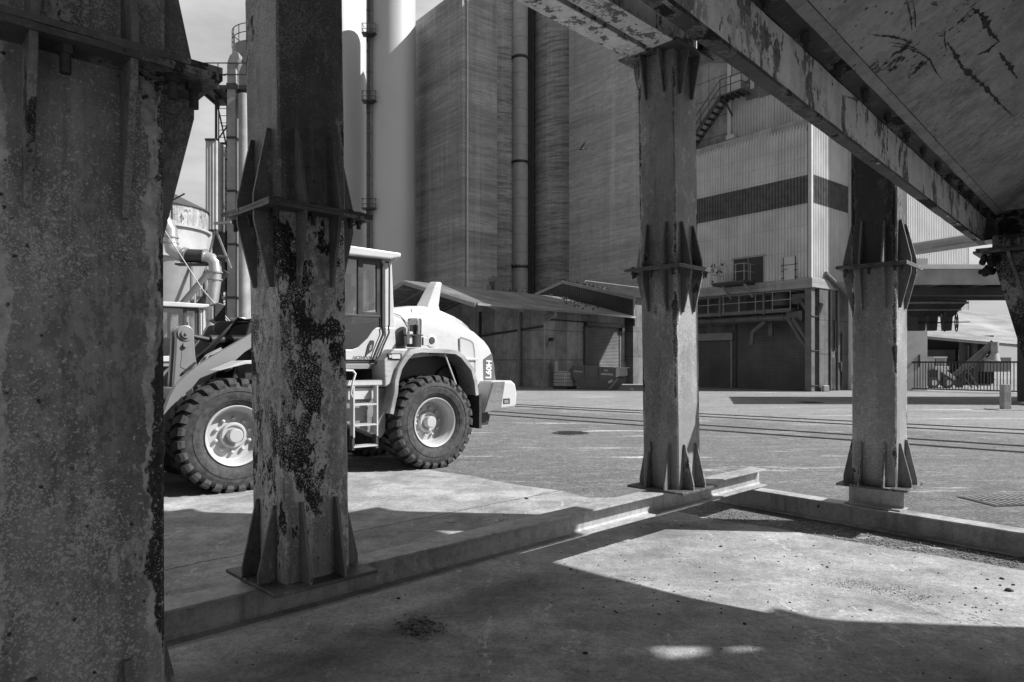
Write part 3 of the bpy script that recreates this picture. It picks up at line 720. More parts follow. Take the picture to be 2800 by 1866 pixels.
# side tank with the white belly
m = MB(); m.prism([(.78, .52), (1.34, .76), (1.95, .80), (1.95, 1.28), (.70, 1.28), (.70, .62)], .55, .98, 'y'); m.build('side_tank', M['loader_dirty'], ldr, bevel=.015)
m = MB(); m.prism([(.78, .52), (1.34, .76), (1.95, .80), (1.95, 1.28), (.70, 1.28), (.70, .62)], -.98, -.55, 'y'); m.build('side_tank', M['loader_dirty'], ldr, bevel=.015)
m = MB(); m.bx((.66, .45, 1.30), (2.0, 1.06, 1.38)); m.build('catwalk', M['galv'], ldr)
m = MB()
for k in range(40):
    m.bx((.66 + k * .033, 1.02, 1.3805), (.685 + k * .033, 1.10, 1.402))
m.bx((.66, 1.06, 1.33), (2.0, 1.10, 1.38)); m.build('catwalk_edge', LP, ldr)
# ---- ladder
def lx(px, py, y=1.16): return ld(940 + px / 4.9, 990 + py / 4.9, y)
xl, _ = lx(130, 470); xr, _ = lx(448, 460); _, z1 = lx(290, 565); _, z2 = lx(300, 838); _, z3 = lx(310, 1120)
lad = MB()
for x in (xl - .005, xr):
    lad.bx((x - .012, 1.06, .58), (x + .012, 1.17, 1.32))
lad_o = lad.build('ladder', LP, ldr, bevel=.003)
for z in (z1, z2, z3):
    m = MB(); m.bx((xr, 1.03, z - .018), (xl, 1.17, z))
    for a in range(9):
        for b in range(3): m.bx((xr + .012 + a * .034, 1.045 + b * .045, z + .0005), (xr + .03 + a * .034, 1.068 + b * .045, z + .012))
    m.build('step', LP, lad_o)
for x in (xl, xr):
    m = MB(); m.prism([(x - .022, .40), (x + .022, .40), (x + .016, .60), (x - .016, .60)], 1.05, 1.16, 'y'); m.bx((x - .014, 1.05, z3 - .02), (x + .014, 1.165, .46)); m.build('ladder_foot', M['rubber'], lad_o)
m = MB(); m.bx((xr, 1.045, z3 - .022), (xl, 1.165, z3 - .002)); m.build('step', LP, lad_o)
m = MB(); m.tube([(xl + .01, 1.15, 1.16), (xl + .05, 1.17, 1.22), (xl + .02, 1.18, 1.38), (xl - .02, 1.18, 1.50), (xl + .02, 1.18, 1.545), (xl + .2, 1.18, 1.55)], .017, 8); m.build('ladder_rail', M['white_metal'], lad_o, smooth=60)
# panel behind the top step
m = MB(); m.bx((xr - .02, 1.0, 1.12), (xl + .35, 1.03, 1.29)); m.build('step_panel', LP, ldr, bevel=.008)

# ---- cab
cabp = MB()
cy = .86
# lower door body with the swept lower edge of the glass (left side and mirrored right side)
door = [(.444, 1.86), (.60, 1.70), (2.02, 1.70), (2.02, 1.85), (1.20, 1.855), (1.10, 1.89), (.95, 2.02), (.86, 2.14), (.80, 2.19), (.72, 2.205), (.47, 2.205)]
for s in (-1, 1): cabp.prism(door if s > 0 else door[::-1], s * (cy - .06), s * cy, 'y')
cabp.bx((.45, -cy + .06, 1.72), (.52, cy - .06, 2.32)); cabp.bx((.5, -cy + .06, 1.70), (2.0, cy - .06, 1.76))
cab_o = cabp.build('cab', LP, ldr, bevel=.012)
for s in (-1, 1):
    a, b = s * (cy - .09), s * (cy - .005)
    m = MB(); m.prism([(.47, 2.205), (.70, 2.205), (.705, 3.24), (.52, 3.24)], min(a, b), max(a, b), 'y'); m.build('rear_pillar', LP, cab_o, bevel=.012)
m = MB()
for s in (-1, 1):
    a, b = sorted((s * (cy - .05), s * (cy + .006)))
    for q in ((.70, 2.20, .735, 3.24), (.70, 2.345, 2.0, 2.38), (.735, 3.20, 2.0, 3.24), (1.075, 2.38, 1.105, 3.20), (1.95, 1.85, 2.02, 3.24)):
        m.bx((q[0], a, q[1]), (q[2], b, q[3]))
    a, b = sorted((s * (cy - .04), s * (cy + .004)))
    for q in ((.735, 2.38, .79, 3.2), (1.02, 2.38, 1.075, 3.2), (.79, 2.38, 1.02, 2.43), (.79, 3.15, 1.02, 3.2)): m.bx((q[0], a, q[1]), (q[2], b, q[3]))
m.bx((1.98, -cy, 2.3), (2.02, -cy + .05, 3.24)); m.bx((.47, -cy + .1, 3.18), (2.0, cy - .1, 3.235))
m.build('window_frame', DK, cab_o, bevel=.004)
m = MB()
for s in (-1, 1):
    y = s * (cy - .02)
    m.poly((.79, y, 2.43), (1.02, y, 2.43), (1.02, y, 3.15), (.79, y, 3.15)); m.poly((1.105, y, 2.38), (1.95, y, 2.38), (1.95, y, 3.2), (1.105, y, 3.2))
m.poly((2.0, -cy + .05, 1.9), (2.0, cy - .05, 1.9), (2.0, cy - .05, 3.2), (2.0, -cy + .05, 3.2)); m.poly((.5, -cy + .1, 2.35), (.5, cy - .1, 2.35), (.5, cy - .1, 3.18), (.5, -cy + .1, 3.18))
m.build('window_pane', M['glass'], cab_o)
m = MB()
lg = [(1.95, 1.857), (1.20, 1.857), (1.10, 1.892), (.95, 2.022), (.86, 2.142), (.80, 2.192), (.737, 2.207), (.737, 2.343), (1.95, 2.343)]
for s in (-1, 1):
    m = MB(); m.poly(*[(x, s * (cy - .012), z) for x, z in lg]); m.build('lower_pane', M['glass_dark'], cab_o)
m = MB(); m.prism([(1.36 - .92, 3.352), (1.36 - .92, 3.29), (.62, 3.245), (1.98, 3.235), (2.02, 3.29), (1.98, 3.36), (1.3, 3.372)], -1.0, 1.0, 'y'); m.build('roof', LP, cab_o, bevel=.02)
m = MB(); m.bx((.44, -.75, 3.293), (.62, .75, 3.352)); m.prism([(.50, 3.24), (.62, 3.24), (.62, 3.33), (.56, 3.34), (.50, 3.30)], cy - .02, cy + .115, 'y'); m.build('roof_bracket', M['grey_metal'], cab_o, bevel=.01)
m = MB(); m.bx((.9, -.26, 2.05), (1.35, .26, 2.18)); m.box((.92, 0, 2.5), (.14, .5, .75), Matrix.Rotation(R(-8), 3, 'Y')); m.box((.87, 0, 2.98), (.1, .26, .2)); m.bx((1.0, .3, 2.3), (1.3, .38, 2.38)); m.build('seat', DK, cab_o, bevel=.03)
m = MB(); m.bx((1.72, -.4, 1.8), (1.94, .4, 2.42)); m.tube([(1.7, 0, 2.2), (1.62, 0, 2.55)], .03, 8)
st = [(1.6 + .0 + .09 * math.cos(a * math.pi / 10), .2 * math.sin(a * math.pi / 10), 2.56 - .17 * math.cos(a * math.pi / 10) * .5) for a in range(21)]
m.tube(st, .016, 8, False); m.build('steering_console', DK, cab_o, smooth=40)
# black grab tubes from the roof down across the door, door seams and handle
for dx in (0, .0):
    pass
m = MB(); m.tube([(.66, cy + .035, 3.2), (.615, cy + .05, 3.20), (.60, cy + .055, 3.14), (.60, cy + .05, 2.25), (.61, cy + .045, 2.2), (.60, cy + .045, 2.12), (.70, cy + .045, 1.92), (.80, cy + .045, 1.69), (.83, cy + .045, 1.645), (.93, cy + .045, 1.635)], .014, 8); m.build('grab_tube', DK, cab_o, smooth=60)
m = MB(); m.tube([(.70, cy + .012, 3.18), (.698, cy + .012, 2.2)], .018, 8); m.tube([(.69, cy + .003, 2.2), (.67, cy + .003, 2.12), (.78, cy + .003, 1.88), (.86, cy + .003, 1.70)], .017, 8); m.tube([(.74, cy + .002, 2.18), (.73, cy + .002, 2.10), (.84, cy + .002, 1.86), (.90, cy + .002, 1.71)], .008, 6); m.build('door_seam', DK, cab_o, smooth=60)
m = MB(); m.prism([(.99, 1.74), (.94, 1.93), (.90, 2.0), (.845, 2.0), (.84, 1.95), (.87, 1.84), (.95, 1.79)], cy + .001, cy + .02, 'y'); m.build('door_handle', DK, cab_o, bevel=.004)
m = MB(); m.prism([(.94, 1.84), (.915, 1.92), (.885, 1.93), (.9, 1.855)], cy + .021, cy + .03, 'y'); m.build('door_handle', M['galv'], cab_o)
text('ASCENDUM', .062, .002, Matrix.Translation((1.03, cy + .003, 1.735)) @ frame((0, 0, 0), (-1, 0, 0), (0, 1, 0)), M['letter_grey'], cab_o, font_bold=.001, sx=1.0)
# dark plinth and lower sill below the door
m = MB(); m.bx((.62, -.8, 1.66), (2.0, .84, 1.698)); m.bx((.62, -.5, 1.40), (2.0, .5, 1.66)); m.build('cab_mount', DK, ldr)
m = MB(); m.bx((.60, .70, 1.565), (2.0, .83, 1.645)); m.build('cab_skirt', M['grey_metal'], ldr, bevel=.006)

# ---- engine hood lofted along x
secs = [(.44, 2.50, 2.42, 1.72), (.20, 2.565, 2.42, 1.72), (-.05, 2.605, 2.41, 1.75), (-.35, 2.62, 2.39, 1.78), (-.68, 2.565, 2.345, 1.72), (-.92, 2.49, 2.295, 1.42), (-1.08, 2.42, 2.25, 1.20), (-1.20, 2.34, 2.20, 1.15), (-1.30, 2.235, 2.13, 1.15), (-1.42, 2.13, 2.05, 1.15), (-1.50, 2.03, 1.97, 1.15), (-1.56, 1.90, 1.85, 1.15), (-1.61, 1.64, 1.60, 1.15), (-1.63, 1.36, 1.34, 1.15)]
m = MB(); rows = []
for x, zt, zs, zb in secs:
    sh_ = min(.06, (zt - zs) * .4); r = [(0, zt), (.40, zt - .005), (.485, zt - sh_ * .5), (.525, zs + (zt - zs) * .42), (.60, zs + .02), (.70, zs - .012), (.755, zs - .07), (.775, zs - .2), (.78, min(zs - .25, zb + .3)), (.78, zb)]
    full = [(-y, z) for y, z in r[::-1]][:-1] + r; rows.append([Vector((x, y, z)) for y, z in full])
nr = len(rows[0])
for r in rows: m.v += r
for i in range(len(rows) - 1):
    for q in range(nr - 1): m.f.append((i * nr + q, i * nr + q + 1, (i + 1) * nr + q + 1, (i + 1) * nr + q))
m.f.append(tuple(range(nr))[::-1]); m.f.append(tuple((len(rows) - 1) * nr + q for q in range(nr)))
hood = m.build('hood', LP, ldr, smooth=32)
# recessed dark flank of the raised centre
m = MB()
for a, b in zip(secs[2:9], secs[3:10]):
    pts = []
    for x, zt, zs, zb in (a, b): pts.append((Vector((x, .53, zs + (zt - zs) * .36 + .004)), Vector((x, .496, zt - min(.06, (zt - zs) * .4) * .5 - .012))))
    m.add([pts[0][0] + Vector((0, .012, 0)), pts[1][0] + Vector((0, .012, 0)), pts[1][1] + Vector((0, .012, 0)), pts[0][1] + Vector((0, .012, 0))], [(0, 1, 2, 3)])
m.build('hood_flank', M['grey_metal'], hood)
m = MB(); m.tube([(.40, .70, 2.44), (.30, .745, 2.40), (.18, .79, 2.26), (.06, .795, 2.10), (.02, .795, 1.95)], .007, 6, False); m.build('hood_seam', DK, hood)
# exhaust fin
m = MB()
for (z, x0, x1, w) in ((2.57, -.36, -.83, .13), (2.66, -.41, -.81, .12), (2.98, -.605, -.87, .10), (3.05, -.66, -.895, .09), (3.075, -.70, -.88, .075)):
    xm = x0 + (x1 - x0) * .38
    for p in ((x0, 0), (xm, w), (x1 + .03, w * .9), (x1, w * .6), (x1, -w * .6), (x1 + .03, -w * .9), (xm, -w)): m.v.append(Vector((p[0], p[1] + .12, z)))
for k in range(4):
    for q in range(7): m.f.append((k * 7 + q, k * 7 + (q + 1) % 7, k * 7 + 7 + (q + 1) % 7, k * 7 + 7 + q))
m.f.append(tuple(28 + q for q in range(7))); m.build('exhaust_stack', LP, ldr, bevel=.008)
# filler cap, side grille window, rear decal
rotY = Matrix.Rotation(R(-90), 4, 'X')
m = MB(); m.lathe([(.105, .0), (.105, .012), (.06, .02), (.058, .012), (.001, .012)], 32, Matrix.Translation((-.262, .779, 2.02)) @ rotY); m.build('filler_ring', LP, hood, smooth=40)
m = MB(); m.lathe([(.055, .012), (.05, .028), (.001, .03)], 24, Matrix.Translation((-.262, .78, 2.02)) @ rotY); m.build('filler_cap', DK, hood, smooth=40)
gw = [(-.815, 2.07), (-.86, 2.095), (-1.06, 2.045), (-1.12, 2.0), (-1.15, 1.86), (-1.165, 1.50), (-1.0, 1.62), (-.82, 1.82)]
m = MB(); m.prism(gw, .781, .796, 'y'); m.build('grille_frame', M['grey_metal'], hood)
gi = [(-.83, 2.05), (-.86, 2.065), (-1.04, 2.02), (-1.085, 1.98), (-1.115, 1.86), (-1.128, 1.56), (-1.0, 1.66), (-.835, 1.83)]
m = MB(); m.prism(gi, .797, .801, 'y'); m.build('grille_mesh', M['white_metal'], hood)
m = MB(); m.bx((-1.20, .80, 1.70), (-.93, .83, 1.74)); m.build('grille_handle', LP, hood, bevel=.006)
dc = [(-1.345, 1.72), (-1.53, 1.83), (-1.585, 1.60), (-1.60, 1.36), (-1.60, 1.17), (-1.345, 1.17)]
m = MB(); m.prism(dc, .7805, .785, 'y'); m.build('decal_panel', M['decal'], hood)
text('L60H', .165, .002, Matrix.Translation((-1.462, .788, 1.545)) @ frame((0, 0, 0), (-.05, 0, 1), (0, 1, 0)), M['letter_white'], hood, font_bold=.006, sx=.88)
# ---- rear fender: a folded strip with a turned-down lip
def fender(path, y0, y1, lip, name, mat):
    m = MB(); n = len(path); nm = []
    for i in range(n):
        a = Vector(path[max(0, i - 1)]); b = Vector(path[min(n - 1, i + 1)]); d = (b - a).normalized(); nm.append(Vector((-d.y, d.x)))
    for i, p in enumerate(path):
        o = nm[i]
        for (yy, k) in ((y0, 0), (y1 - .02, 0), (y1, -.015), (y1, -lip), (y1 - .03, -lip), (y1 - .035, -.035), (y0, -.035)):
            m.v.append(Vector((p[0] - o.x * k * -1, yy, p[1] - o.y * k * -1)))
    for i in range(n - 1):
        for q in range(7): m.f.append((i * 7 + q, i * 7 + (q + 1) % 7, i * 7 + 7 + (q + 1) % 7, i * 7 + 7 + q))
    m.f.append(tuple(range(7))); m.f.append(tuple((n - 1) * 7 + q for q in range(7))[::-1])
    return m.build(name, mat, ldr, smooth=35)
rp = [(.78, .90), (.755, 1.05), (.73, 1.22), (.79, 1.45), (.805, 1.66), (.76, 1.76), (.645, 1.868), (.50, 1.882), (.21, 1.893), (-.20, 1.885), (-.46, 1.872), (-.60, 1.80), (-.82, 1.573), (-.895, 1.35), (-.925, 1.13)]
rp2 = [(.70, .92), (.665, 1.08), (.655, 1.25), (.67, 1.50), (.60, 1.66), (.42, 1.80), (.21, 1.893)]
for s in (1, -1):
    pp = [(.775, .905), (.74, 1.06), (.70, 1.22), (.685, 1.40), (.62, 1.60), (.50, 1.76), (.38, 1.865), (.21, 1.893), (-.20, 1.888), (-.46, 1.872), (-.60, 1.80), (-.82, 1.573), (-.895, 1.35), (-.925, 1.13)]
    a, b = (.72, 1.21) if s > 0 else (-1.21, -.72)
    f = fender(pp[::-1], .72, 1.21, .075, 'rear_fender', M['fender'])
    if s < 0: f.scale = (1, -1, 1)
m = MB(); m.prism([(.80, 1.30), (.82, 1.70), (.65, 1.868), (.40, 1.872), (.60, 1.62), (.69, 1.36)], .74, 1.14, 'y'); m.build('fender_nose', M['fender'], ldr, bevel=.015)
m = MB(); m.bx((.52, 1.10, 1.70), (.76, 1.146, 1.80)); m.build('marker_lamp', DK, ldr)
m = MB(); m.bx((.56, 1.147, 1.72), (.70, 1.165, 1.785)); m.bx((.70, 1.147, 1.735), (.745, 1.16, 1.775)); m.build('marker_lamp', M['white_metal'], ldr)
m = MB(); m.prism([(-.935, 1.15), (-.935, .57), (-.985, .57), (-.985, 1.15)], .76, 1.19, 'y'); m.build('mudflap', M['rubber'], ldr)
m = MB(); m.prism([(-.935, 1.15), (-.935, .57), (-.985, .57), (-.985, 1.15)], -1.19, -.76, 'y'); m.build('mudflap', M['rubber'], ldr)
m = MB(); m.tube([(-.27, 1.15, 1.80), (-.62, 1.15, 1.02)], .014, 6); m.build('fender_stay', LP, ldr)
m = MB(); m.bx((-.72, -.74, .9), (.55, .74, 1.76)); m.build('inner_wall', DK, ldr)
m = MB(); m.lathe([(.30, -.7), (.33, -.6), (.33, .6), (.30, .7)], 24, Matrix.Translation((-.62, .1, 1.30)) @ rotY, a0=0); m.build('fuel_tank', DK, ldr, smooth=40)
m = MB(); m.bx((.02, 1.135, 1.79), (-.15, 1.17, 1.84)); m.build('fender_lamp', DK, ldr)
# beacon and lubricator tank on the fender
m = MB(); m.cyl((.20, .98, 1.905), (.20, .98, 2.08), .115, 16); m.bx((.10, .86, 2.08), (.32, 1.09, 2.10)); m.build('lubricator_pump', DK, ldr, smooth=40)
m = MB(); m.bx((.02, 1.04, 1.93), (.10, 1.10, 2.06)); m.build('lubricator_valve', M['white_metal'], ldr, bevel=.005)
m = MB(); m.bx((.27, .98, 1.95), (.33, 1.06, 2.14)); m.build('lubricator_valve', M['white_metal'], ldr, bevel=.005)
m = MB(); m.lathe([(.11, 2.101), (.112, 2.33), (.10, 2.352), (.001, 2.355)], 24, Matrix.Translation((.18, .97, 0))); m.build('lubricator_jar', M['amber'], ldr, smooth=40)
m = MB(); m.cyl((.18, .97, 2.105), (.18, .97, 2.25), .09, 16); m.build('lubricator_grease', M['grey_metal'], ldr, smooth=40)
m = MB(); m.prism([(.45, 1.92), (.42, 2.14), (.30, 2.20), (.27, 1.92)], .6, .85, 'y'); m.build('air_intake', M['decal'], ldr, bevel=.03)
# ---- counterweight
m = MB()
def cw(poly, s):
    m.prism(poly, 0, s, 'y')
tp = [(-1.275, 1.355), (-1.55, 1.355), (-1.70, 1.352), (-1.785, 1.30), (-1.825, 1.12), (-1.80, .90), (-1.73, .875), (-1.45, .86), (-1.06, .815)]
for s in (1, -1):
    # side block tapers towards the front
    for q, (yy0, yy1) in ((tp, (.55 * s, 1.13 * s)),):
        m.prism(q if s > 0 else q[::-1], min(yy0, yy1) if s > 0 else yy1, max(yy0, yy1) if s > 0 else yy0, 'y')
m.prism([(-1.50, 1.35), (-1.82, 1.25), (-1.86, .95), (-1.5, .80)], -.55, .55, 'y')
m.build('counterweight', LP, ldr, bevel=.04)
m = MB(); m.prism([(-1.29, 1.34), (-1.535, 1.34), (-1.445, .875), (-1.09, .835)], 1.131, 1.139, 'y'); m.build('counterweight_flank', LD, ldr)
m = MB(); m.bx((-1.50, 1.131, .955), (-1.645, 1.136, 1.045)); m.build('rear_lamp', DK, ldr); m = MB(); m.bx((-1.515, 1.137, .965), (-1.61, 1.142, 1.02)); m.build('rear_lamp', M['grey_metal'], ldr)
m = MB(); m.prism([(-1.02, .60), (-1.32, .60), (-1.36, .75), (-1.30, .82), (-1.02, .82)], .5, .95, 'y'); m.build('tow_bracket', DK, ldr, bevel=.01)
# ---- front: fenders, lift arms, bell crank, cylinders, hoses, lamp, bucket
for s in (1, -1):
    a, b = sorted((.72 * s, 1.2 * s))
    m = MB(); m.prism([(3.20, 1.56), (3.10, 1.60), (2.9, 1.685), (2.3, 1.70), (2.05, 1.60), (2.05, 1.56), (2.3, 1.655), (2.88, 1.64)][::-1], a, b, 'y'); m.build('front_fender', LP, ldr, bevel=.012)
    m = MB(); m.bx((2.55, a + .1, 1.40), (2.85, b - .1, 1.66)); m.build('fender_bracket', DK, ldr)
    arm = [(2.10, 2.27), (2.35, 2.22), (2.624, 2.045), (3.05, 1.783), (3.332, 1.597), (3.45, 1.49), (3.57, 1.365), (3.65, 1.21), (3.70, 1.06), (3.86, .60), (3.95, .40), (3.86, .34), (3.72, .42), (3.60, .80), (3.517, 1.06), (3.46, 1.17), (3.36, 1.30), (3.25, 1.33), (3.10, 1.50), (2.98, 1.565), (2.93, 1.53), (2.86, 1.57), (2.85, 1.66), (2.70, 1.80), (2.612, 1.86), (2.50, 1.72), (2.35, 1.70), (2.05, 1.98)]
    a, b = sorted((.52 * s, .64 * s))
    m = MB(); m.prism(arm, a, b, 'y'); m.build('lift_arm', BM, ldr, bevel=.008)
    m = MB(); m.cyl((2.25, .45 * s, 1.35), (3.0, .45 * s, 1.10), .07, 12); m.cyl((3.0, .45 * s, 1.10), (3.45, .45 * s, .95), .04, 12); m.build('lift_cylinder', DK, ldr, smooth=40)
m = MB(); m.bx((3.34, -.52, 1.15), (3.56, .52, 1.33)); m.build('arm_crossbar', BM, ldr, bevel=.02)
lv = []
for k in range(13):
    a = math.pi * (-.08 + 1.16 * k / 12); lv.append((3.325 - .115 * math.cos(a), 2.055 + .115 * math.sin(a)))
lv = lv[::-1] if False else lv
lv_poly = lv + [(3.445, 1.80), (3.475, 1.35), (3.44, 1.05), (3.34, 1.02), (3.14, 1.40), (3.195, 1.75)]
m = MB(); m.prism(lv_poly[::-1], .06, .16, 'y'); m.prism(lv_poly[::-1], -.16, -.06, 'y'); bc = m.build('bell_crank', BM, ldr, bevel=.012)
m = MB(); m.cyl((3.325, -.2, 2.055), (3.325, .175, 2.055), .098, 24); m.cyl((3.325, .175, 2.055), (3.325, .20, 2.055), .06, 20); m.cyl((3.325, .2, 2.055), (3.325, .22, 2.055), .02, 12); m.cyl((3.33, .16, 1.90), (3.33, .20, 1.90), .032, 14); m.build('pivot_pin', BM, bc, smooth=40)
m = MB(); m.prism([(3.36, 1.92), (3.255, 1.90), (3.22, 1.64), (3.30, 1.56), (3.385, 1.60)], .1605, .166, 'y'); m.build('crank_recess', M['grey_metal'], bc)
m = MB(); m.beam((3.20, .18, 1.66), (3.36, .18, 1.52), .03, .03); m.cyl((3.23, .16, 1.55), (3.23, .2, 1.55), .02, 10); m.build('crank_link', DK, bc)
m = MB(); m.cyl((2.2, 0, 2.0), (2.95, 0, 1.98), .075, 14); m.cyl((2.95, 0, 1.98), (3.32, 0, 2.05), .035, 12); m.build('tilt_cylinder', DK, ldr, smooth=40)
m = MB(); m.prism([(2.35, 2.28), (2.88, 2.20), (2.98, 2.0), (3.15, 1.78), (3.0, 1.74), (2.6, 1.95), (2.3, 2.0)], -.44, -.32, 'y'); m.build('inner_arm', BM, ldr, bevel=.008)
m = MB(); m.prism([(2.30, 2.29), (2.80, 2.26), (2.84, 2.22), (2.86, 2.14), (2.80, 2.0), (2.3, 2.0)], -.2, -.16, 'y'); m.build('boom_bracket', M['decal'], ldr, bevel=.008)
m = MB()
for k in range(6):
    o = k * .035; m.tube([(2.35, .12 - o, 2.24 + .03 * (k % 3)), (2.62, .14 - o, 2.30 - .02 * k), (2.85, .16 - o, 2.05 - .03 * k), (3.05, .15 - o, 1.85 - .02 * k), (3.18, .12 - o, 1.72)], .013 + .003 * (k % 2), 6)
m.build('hydraulic_hose', DK, ldr, smooth=60)
m = MB()
for k in range(3): m.tube([(2.9, .3 + k * .05, 1.86 - .02 * k), (3.1, .32 + k * .05, 1.76), (3.22, .34 + k * .05, 1.62 - .03 * k), (3.3, .36 + k * .05, 1.5)], .014, 6)
m.build('hydraulic_pipe', M['grey_metal'], ldr, smooth=60)
m = MB(); m.prism([(2.62, 2.26), (2.62, 2.52), (2.72, 2.55), (2.78, 2.52), (2.78, 2.28), (2.72, 2.24)], -.62, -.38, 'y'); m.tube([(2.7, -.5, 2.26), (2.7, -.5, 2.0)], .03, 8); m.build('work_lamp', DK, ldr, bevel=.02)
m = MB(); m.prism([(2.782, 2.30), (2.782, 2.50), (2.80, 2.48), (2.80, 2.31)], -.60, -.40, 'y'); m.build('work_lamp', M['ivory'], ldr)
m = MB(); m.bx((3.36, -.3, .3), (3.95, .3, .9)); m.build('tool_carrier', DK, ldr)
bk = [(3.95, .10), (4.95, .06), (4.98, .10), (4.25, .20), (4.10, .40), (4.12, .85), (4.22, 1.12), (4.15, 1.16), (3.98, .95), (3.92, .5)]
m = MB(); m.prism(bk, -1.25, 1.25, 'y'); m.build('bucket', DK, ldr, bevel=.01)
m = MB(); m.box((3.43, .645, .98), (.16, .004, .16), Matrix.Rotation(R(45), 3, 'Y')); m.build('warning_plate', M['white_metal'], ldr)
m = MB(); m.tube([(3.50, .65, 1.02), (3.37, .65, 1.02), (3.435, .65, .90), (3.50, .65, 1.02)], .006, 4, False); m.build('warning_mark', M['black'], ldr)

# second loader farther back on the left
ld2 = copy_tree(ldr); ld2.location = (-9.05, 20.75, 0)
ld2['label'] = 'second wheel loader farther back, its cab showing between the two nearest columns'
for o in (ldr, ld2): o['group'] = 'wheel loaders in the yard'

# ================================================================== BACKGROUND RIGHT: silo building with corrugated cladding
BC = Vector((17.3, 39.5, 0)); d1 = Vector((-.632, .775, 0)); d2b = Vector((.775, .632, 0))   # left face runs along d1, right face along d2b
def onB(px, py, b=0.):
    """photo pixel -> (distance along left face, height) on the plane b metres behind the left face"""
    p = onplane(px, py, BC + d2b * b, d2b); return (p - BC).dot(d1), p.z
def onB2(px, py):
    p = onplane(px, py, BC, d1); return (p - BC).dot(d2b), p.z
def BP(a, b, z): return BC + d1 * a + d2b * b + Vector((0, 0, z))
sb = thing('silo_building', 'tall silo building clad in pale corrugated sheet with a dark stripe and recessed gates', 'building', BC, math.atan2(d1.y, d1.x))
def sbuild(mb, name, mat, parent=sb, **k):
    o = mb.build(name, mat, None, **k)
    inv = pmat(sb).inverted(); o.data.transform(inv); o.parent = parent; return o
La, Rb = 12.0, 4.75
z_s0, z_s1 = 6.05, 6.62              # concrete sill
z_b0, z_b1 = 10.95, 12.6             # dark stripe
z_top = 16.05
M['clad'] = sheet('cladding_sheet', .56, .14, (z_b0, z_b1), .085)
M['clad_up'] = sheet('upper_cladding_sheet', .46, .2)
nL, nR = -d2b, -d1
# core
m = MB(); m.prism([(BP(.05, .05, 0).x, BP(.05, .05, 0).y), (BP(La, .05, 0).x, BP(La, .05, 0).y), (BP(La, Rb, 0).x, BP(La, Rb, 0).y), (BP(.05, Rb, 0).x, BP(.05, Rb, 0).y)][::-1], z_s1, z_top - .1, 'z'); sbuild(m, 'core_wall', M['sill'])
m = MB(); m.corr(BP(La, 0, 0), -d1, La - .12, z_s1, z_top - .9, nL, .20, .07)
# top of the sheets curls back over the eave
k0 = len(m.v)
prev = None; steps = 6; per = .20; kk = int((La - .12) / per)
for st in range(steps + 1):
    ang = st / steps * R(75); rr = .9
    off = -rr * (1 - math.cos(ang)); zz = z_top - .9 + rr * math.sin(ang); row = []
    for i in range(kk):
        for q, h in ((0, 0), (.32, 0), (.5, 1), (.82, 1)): row.append(BP(La, 0, zz) - d1 * ((i + q) * per) + nL * (off + h * .07 * math.cos(ang)) + Vector((0, 0, h * .07 * math.sin(ang))))
    b = len(m.v); m.v += row
    if prev is not None:
        for i in range(len(row) - 1): m.f.append((prev + i, prev + i + 1, b + i + 1, b + i))
    prev = b
sbuild(m, 'cladding', M['clad'], smooth=20)
m = MB(); m.corr(BP(.0, .12, 0), d2b, Rb - .35, z_s1, z_top + .2, nR, .20, .07); sbuild(m, 'cladding', M['clad'])
m = MB(); m.prism([(p.x, p.y) for p in (BP(-.06, -.06, 0), BP(.14, -.06, 0), BP(.14, .14, 0), BP(-.06, .14, 0))][::-1], z_s1, z_top + .25, 'z')
m.prism([(p.x, p.y) for p in (BP(-.1, Rb - .25, 0), BP(.3, Rb - .25, 0), BP(.3, Rb + .15, 0), BP(-.1, Rb + .15, 0))][::-1], 0, z_top + 6, 'z'); sbuild(m, 'corner_trim', M['white_metal'])
m = MB(); m.prism([(p.x, p.y) for p in (BP(-.12, -.12, 0), BP(La, -.12, 0), BP(La, Rb, 0), BP(-.12, Rb, 0))][::-1], z_s0, z_s1 - .003, 'z'); sbuild(m, 'sill_band', M['sill'], bevel=.03)
m = MB(); m.beam(BP(La, .66, z_top - .02), BP(-.05, .66, z_top - .02), .25, .12); m.beam(BP(La, .78, z_top + .08), BP(-.05, .78, z_top + .08), .1, .10); sbuild(m, 'eave_flashing', M['grey_metal'])
m = MB(); m.prism([(p.x, p.y) for p in (BP(-3.0, Rb + .16, 0), BP(.2, Rb + .16, 0), BP(.2, Rb + .9, 0), BP(-3.0, Rb + .9, 0))][::-1], 6.1, 24, 'z'); sbuild(m, 'lift_shaft', M['sill'])  # unseen slab added to throw shade on the right-hand cladding
# screw rows as dark dots
m = MB()
for zz in (8.2, 9.7, 10.85, 12.75, 13.6, 14.4):
    for i in range(kk):
        p = BP(La - (i + .66) * per, -.073, zz); m.box(p, (.035, .02, .035))
sbuild(m, 'screw_row', M['dark_metal'])
# upper storey set back: concrete panel, white pilaster, sheeting with the sign
ub_ = 1.0
a0, _ = onB(1905, 300, ub_); a1, _ = onB(1991, 300, ub_); a2, _ = onB(2001, 300, ub_)
m = MB(); m.prism([(p.x, p.y) for p in (BP(a1, ub_, 0), BP(La + 1.0, ub_, 0), BP(La + 1.0, Rb + 5, 0), BP(a1, Rb + 5, 0))][::-1], 14, 22.6, 'z'); sbuild(m, 'upper_concrete', M['recess_up'] if 'recess_up' in M else panel_concrete('upper_panel_concrete', .24, 2.2, (16.8, 18.1, 19.4, 20.7, 22., 23.3)))
m = MB(); m.prism([(p.x, p.y) for p in (BP(a2, ub_ - .12, 0), BP(a1 - .01, ub_ - .12, 0), BP(a1 - .01, ub_ + .2, 0), BP(a2, ub_ + .2, 0))][::-1], 15.9, 22.6, 'z'); sbuild(m, 'pilaster', M['white_metal'])
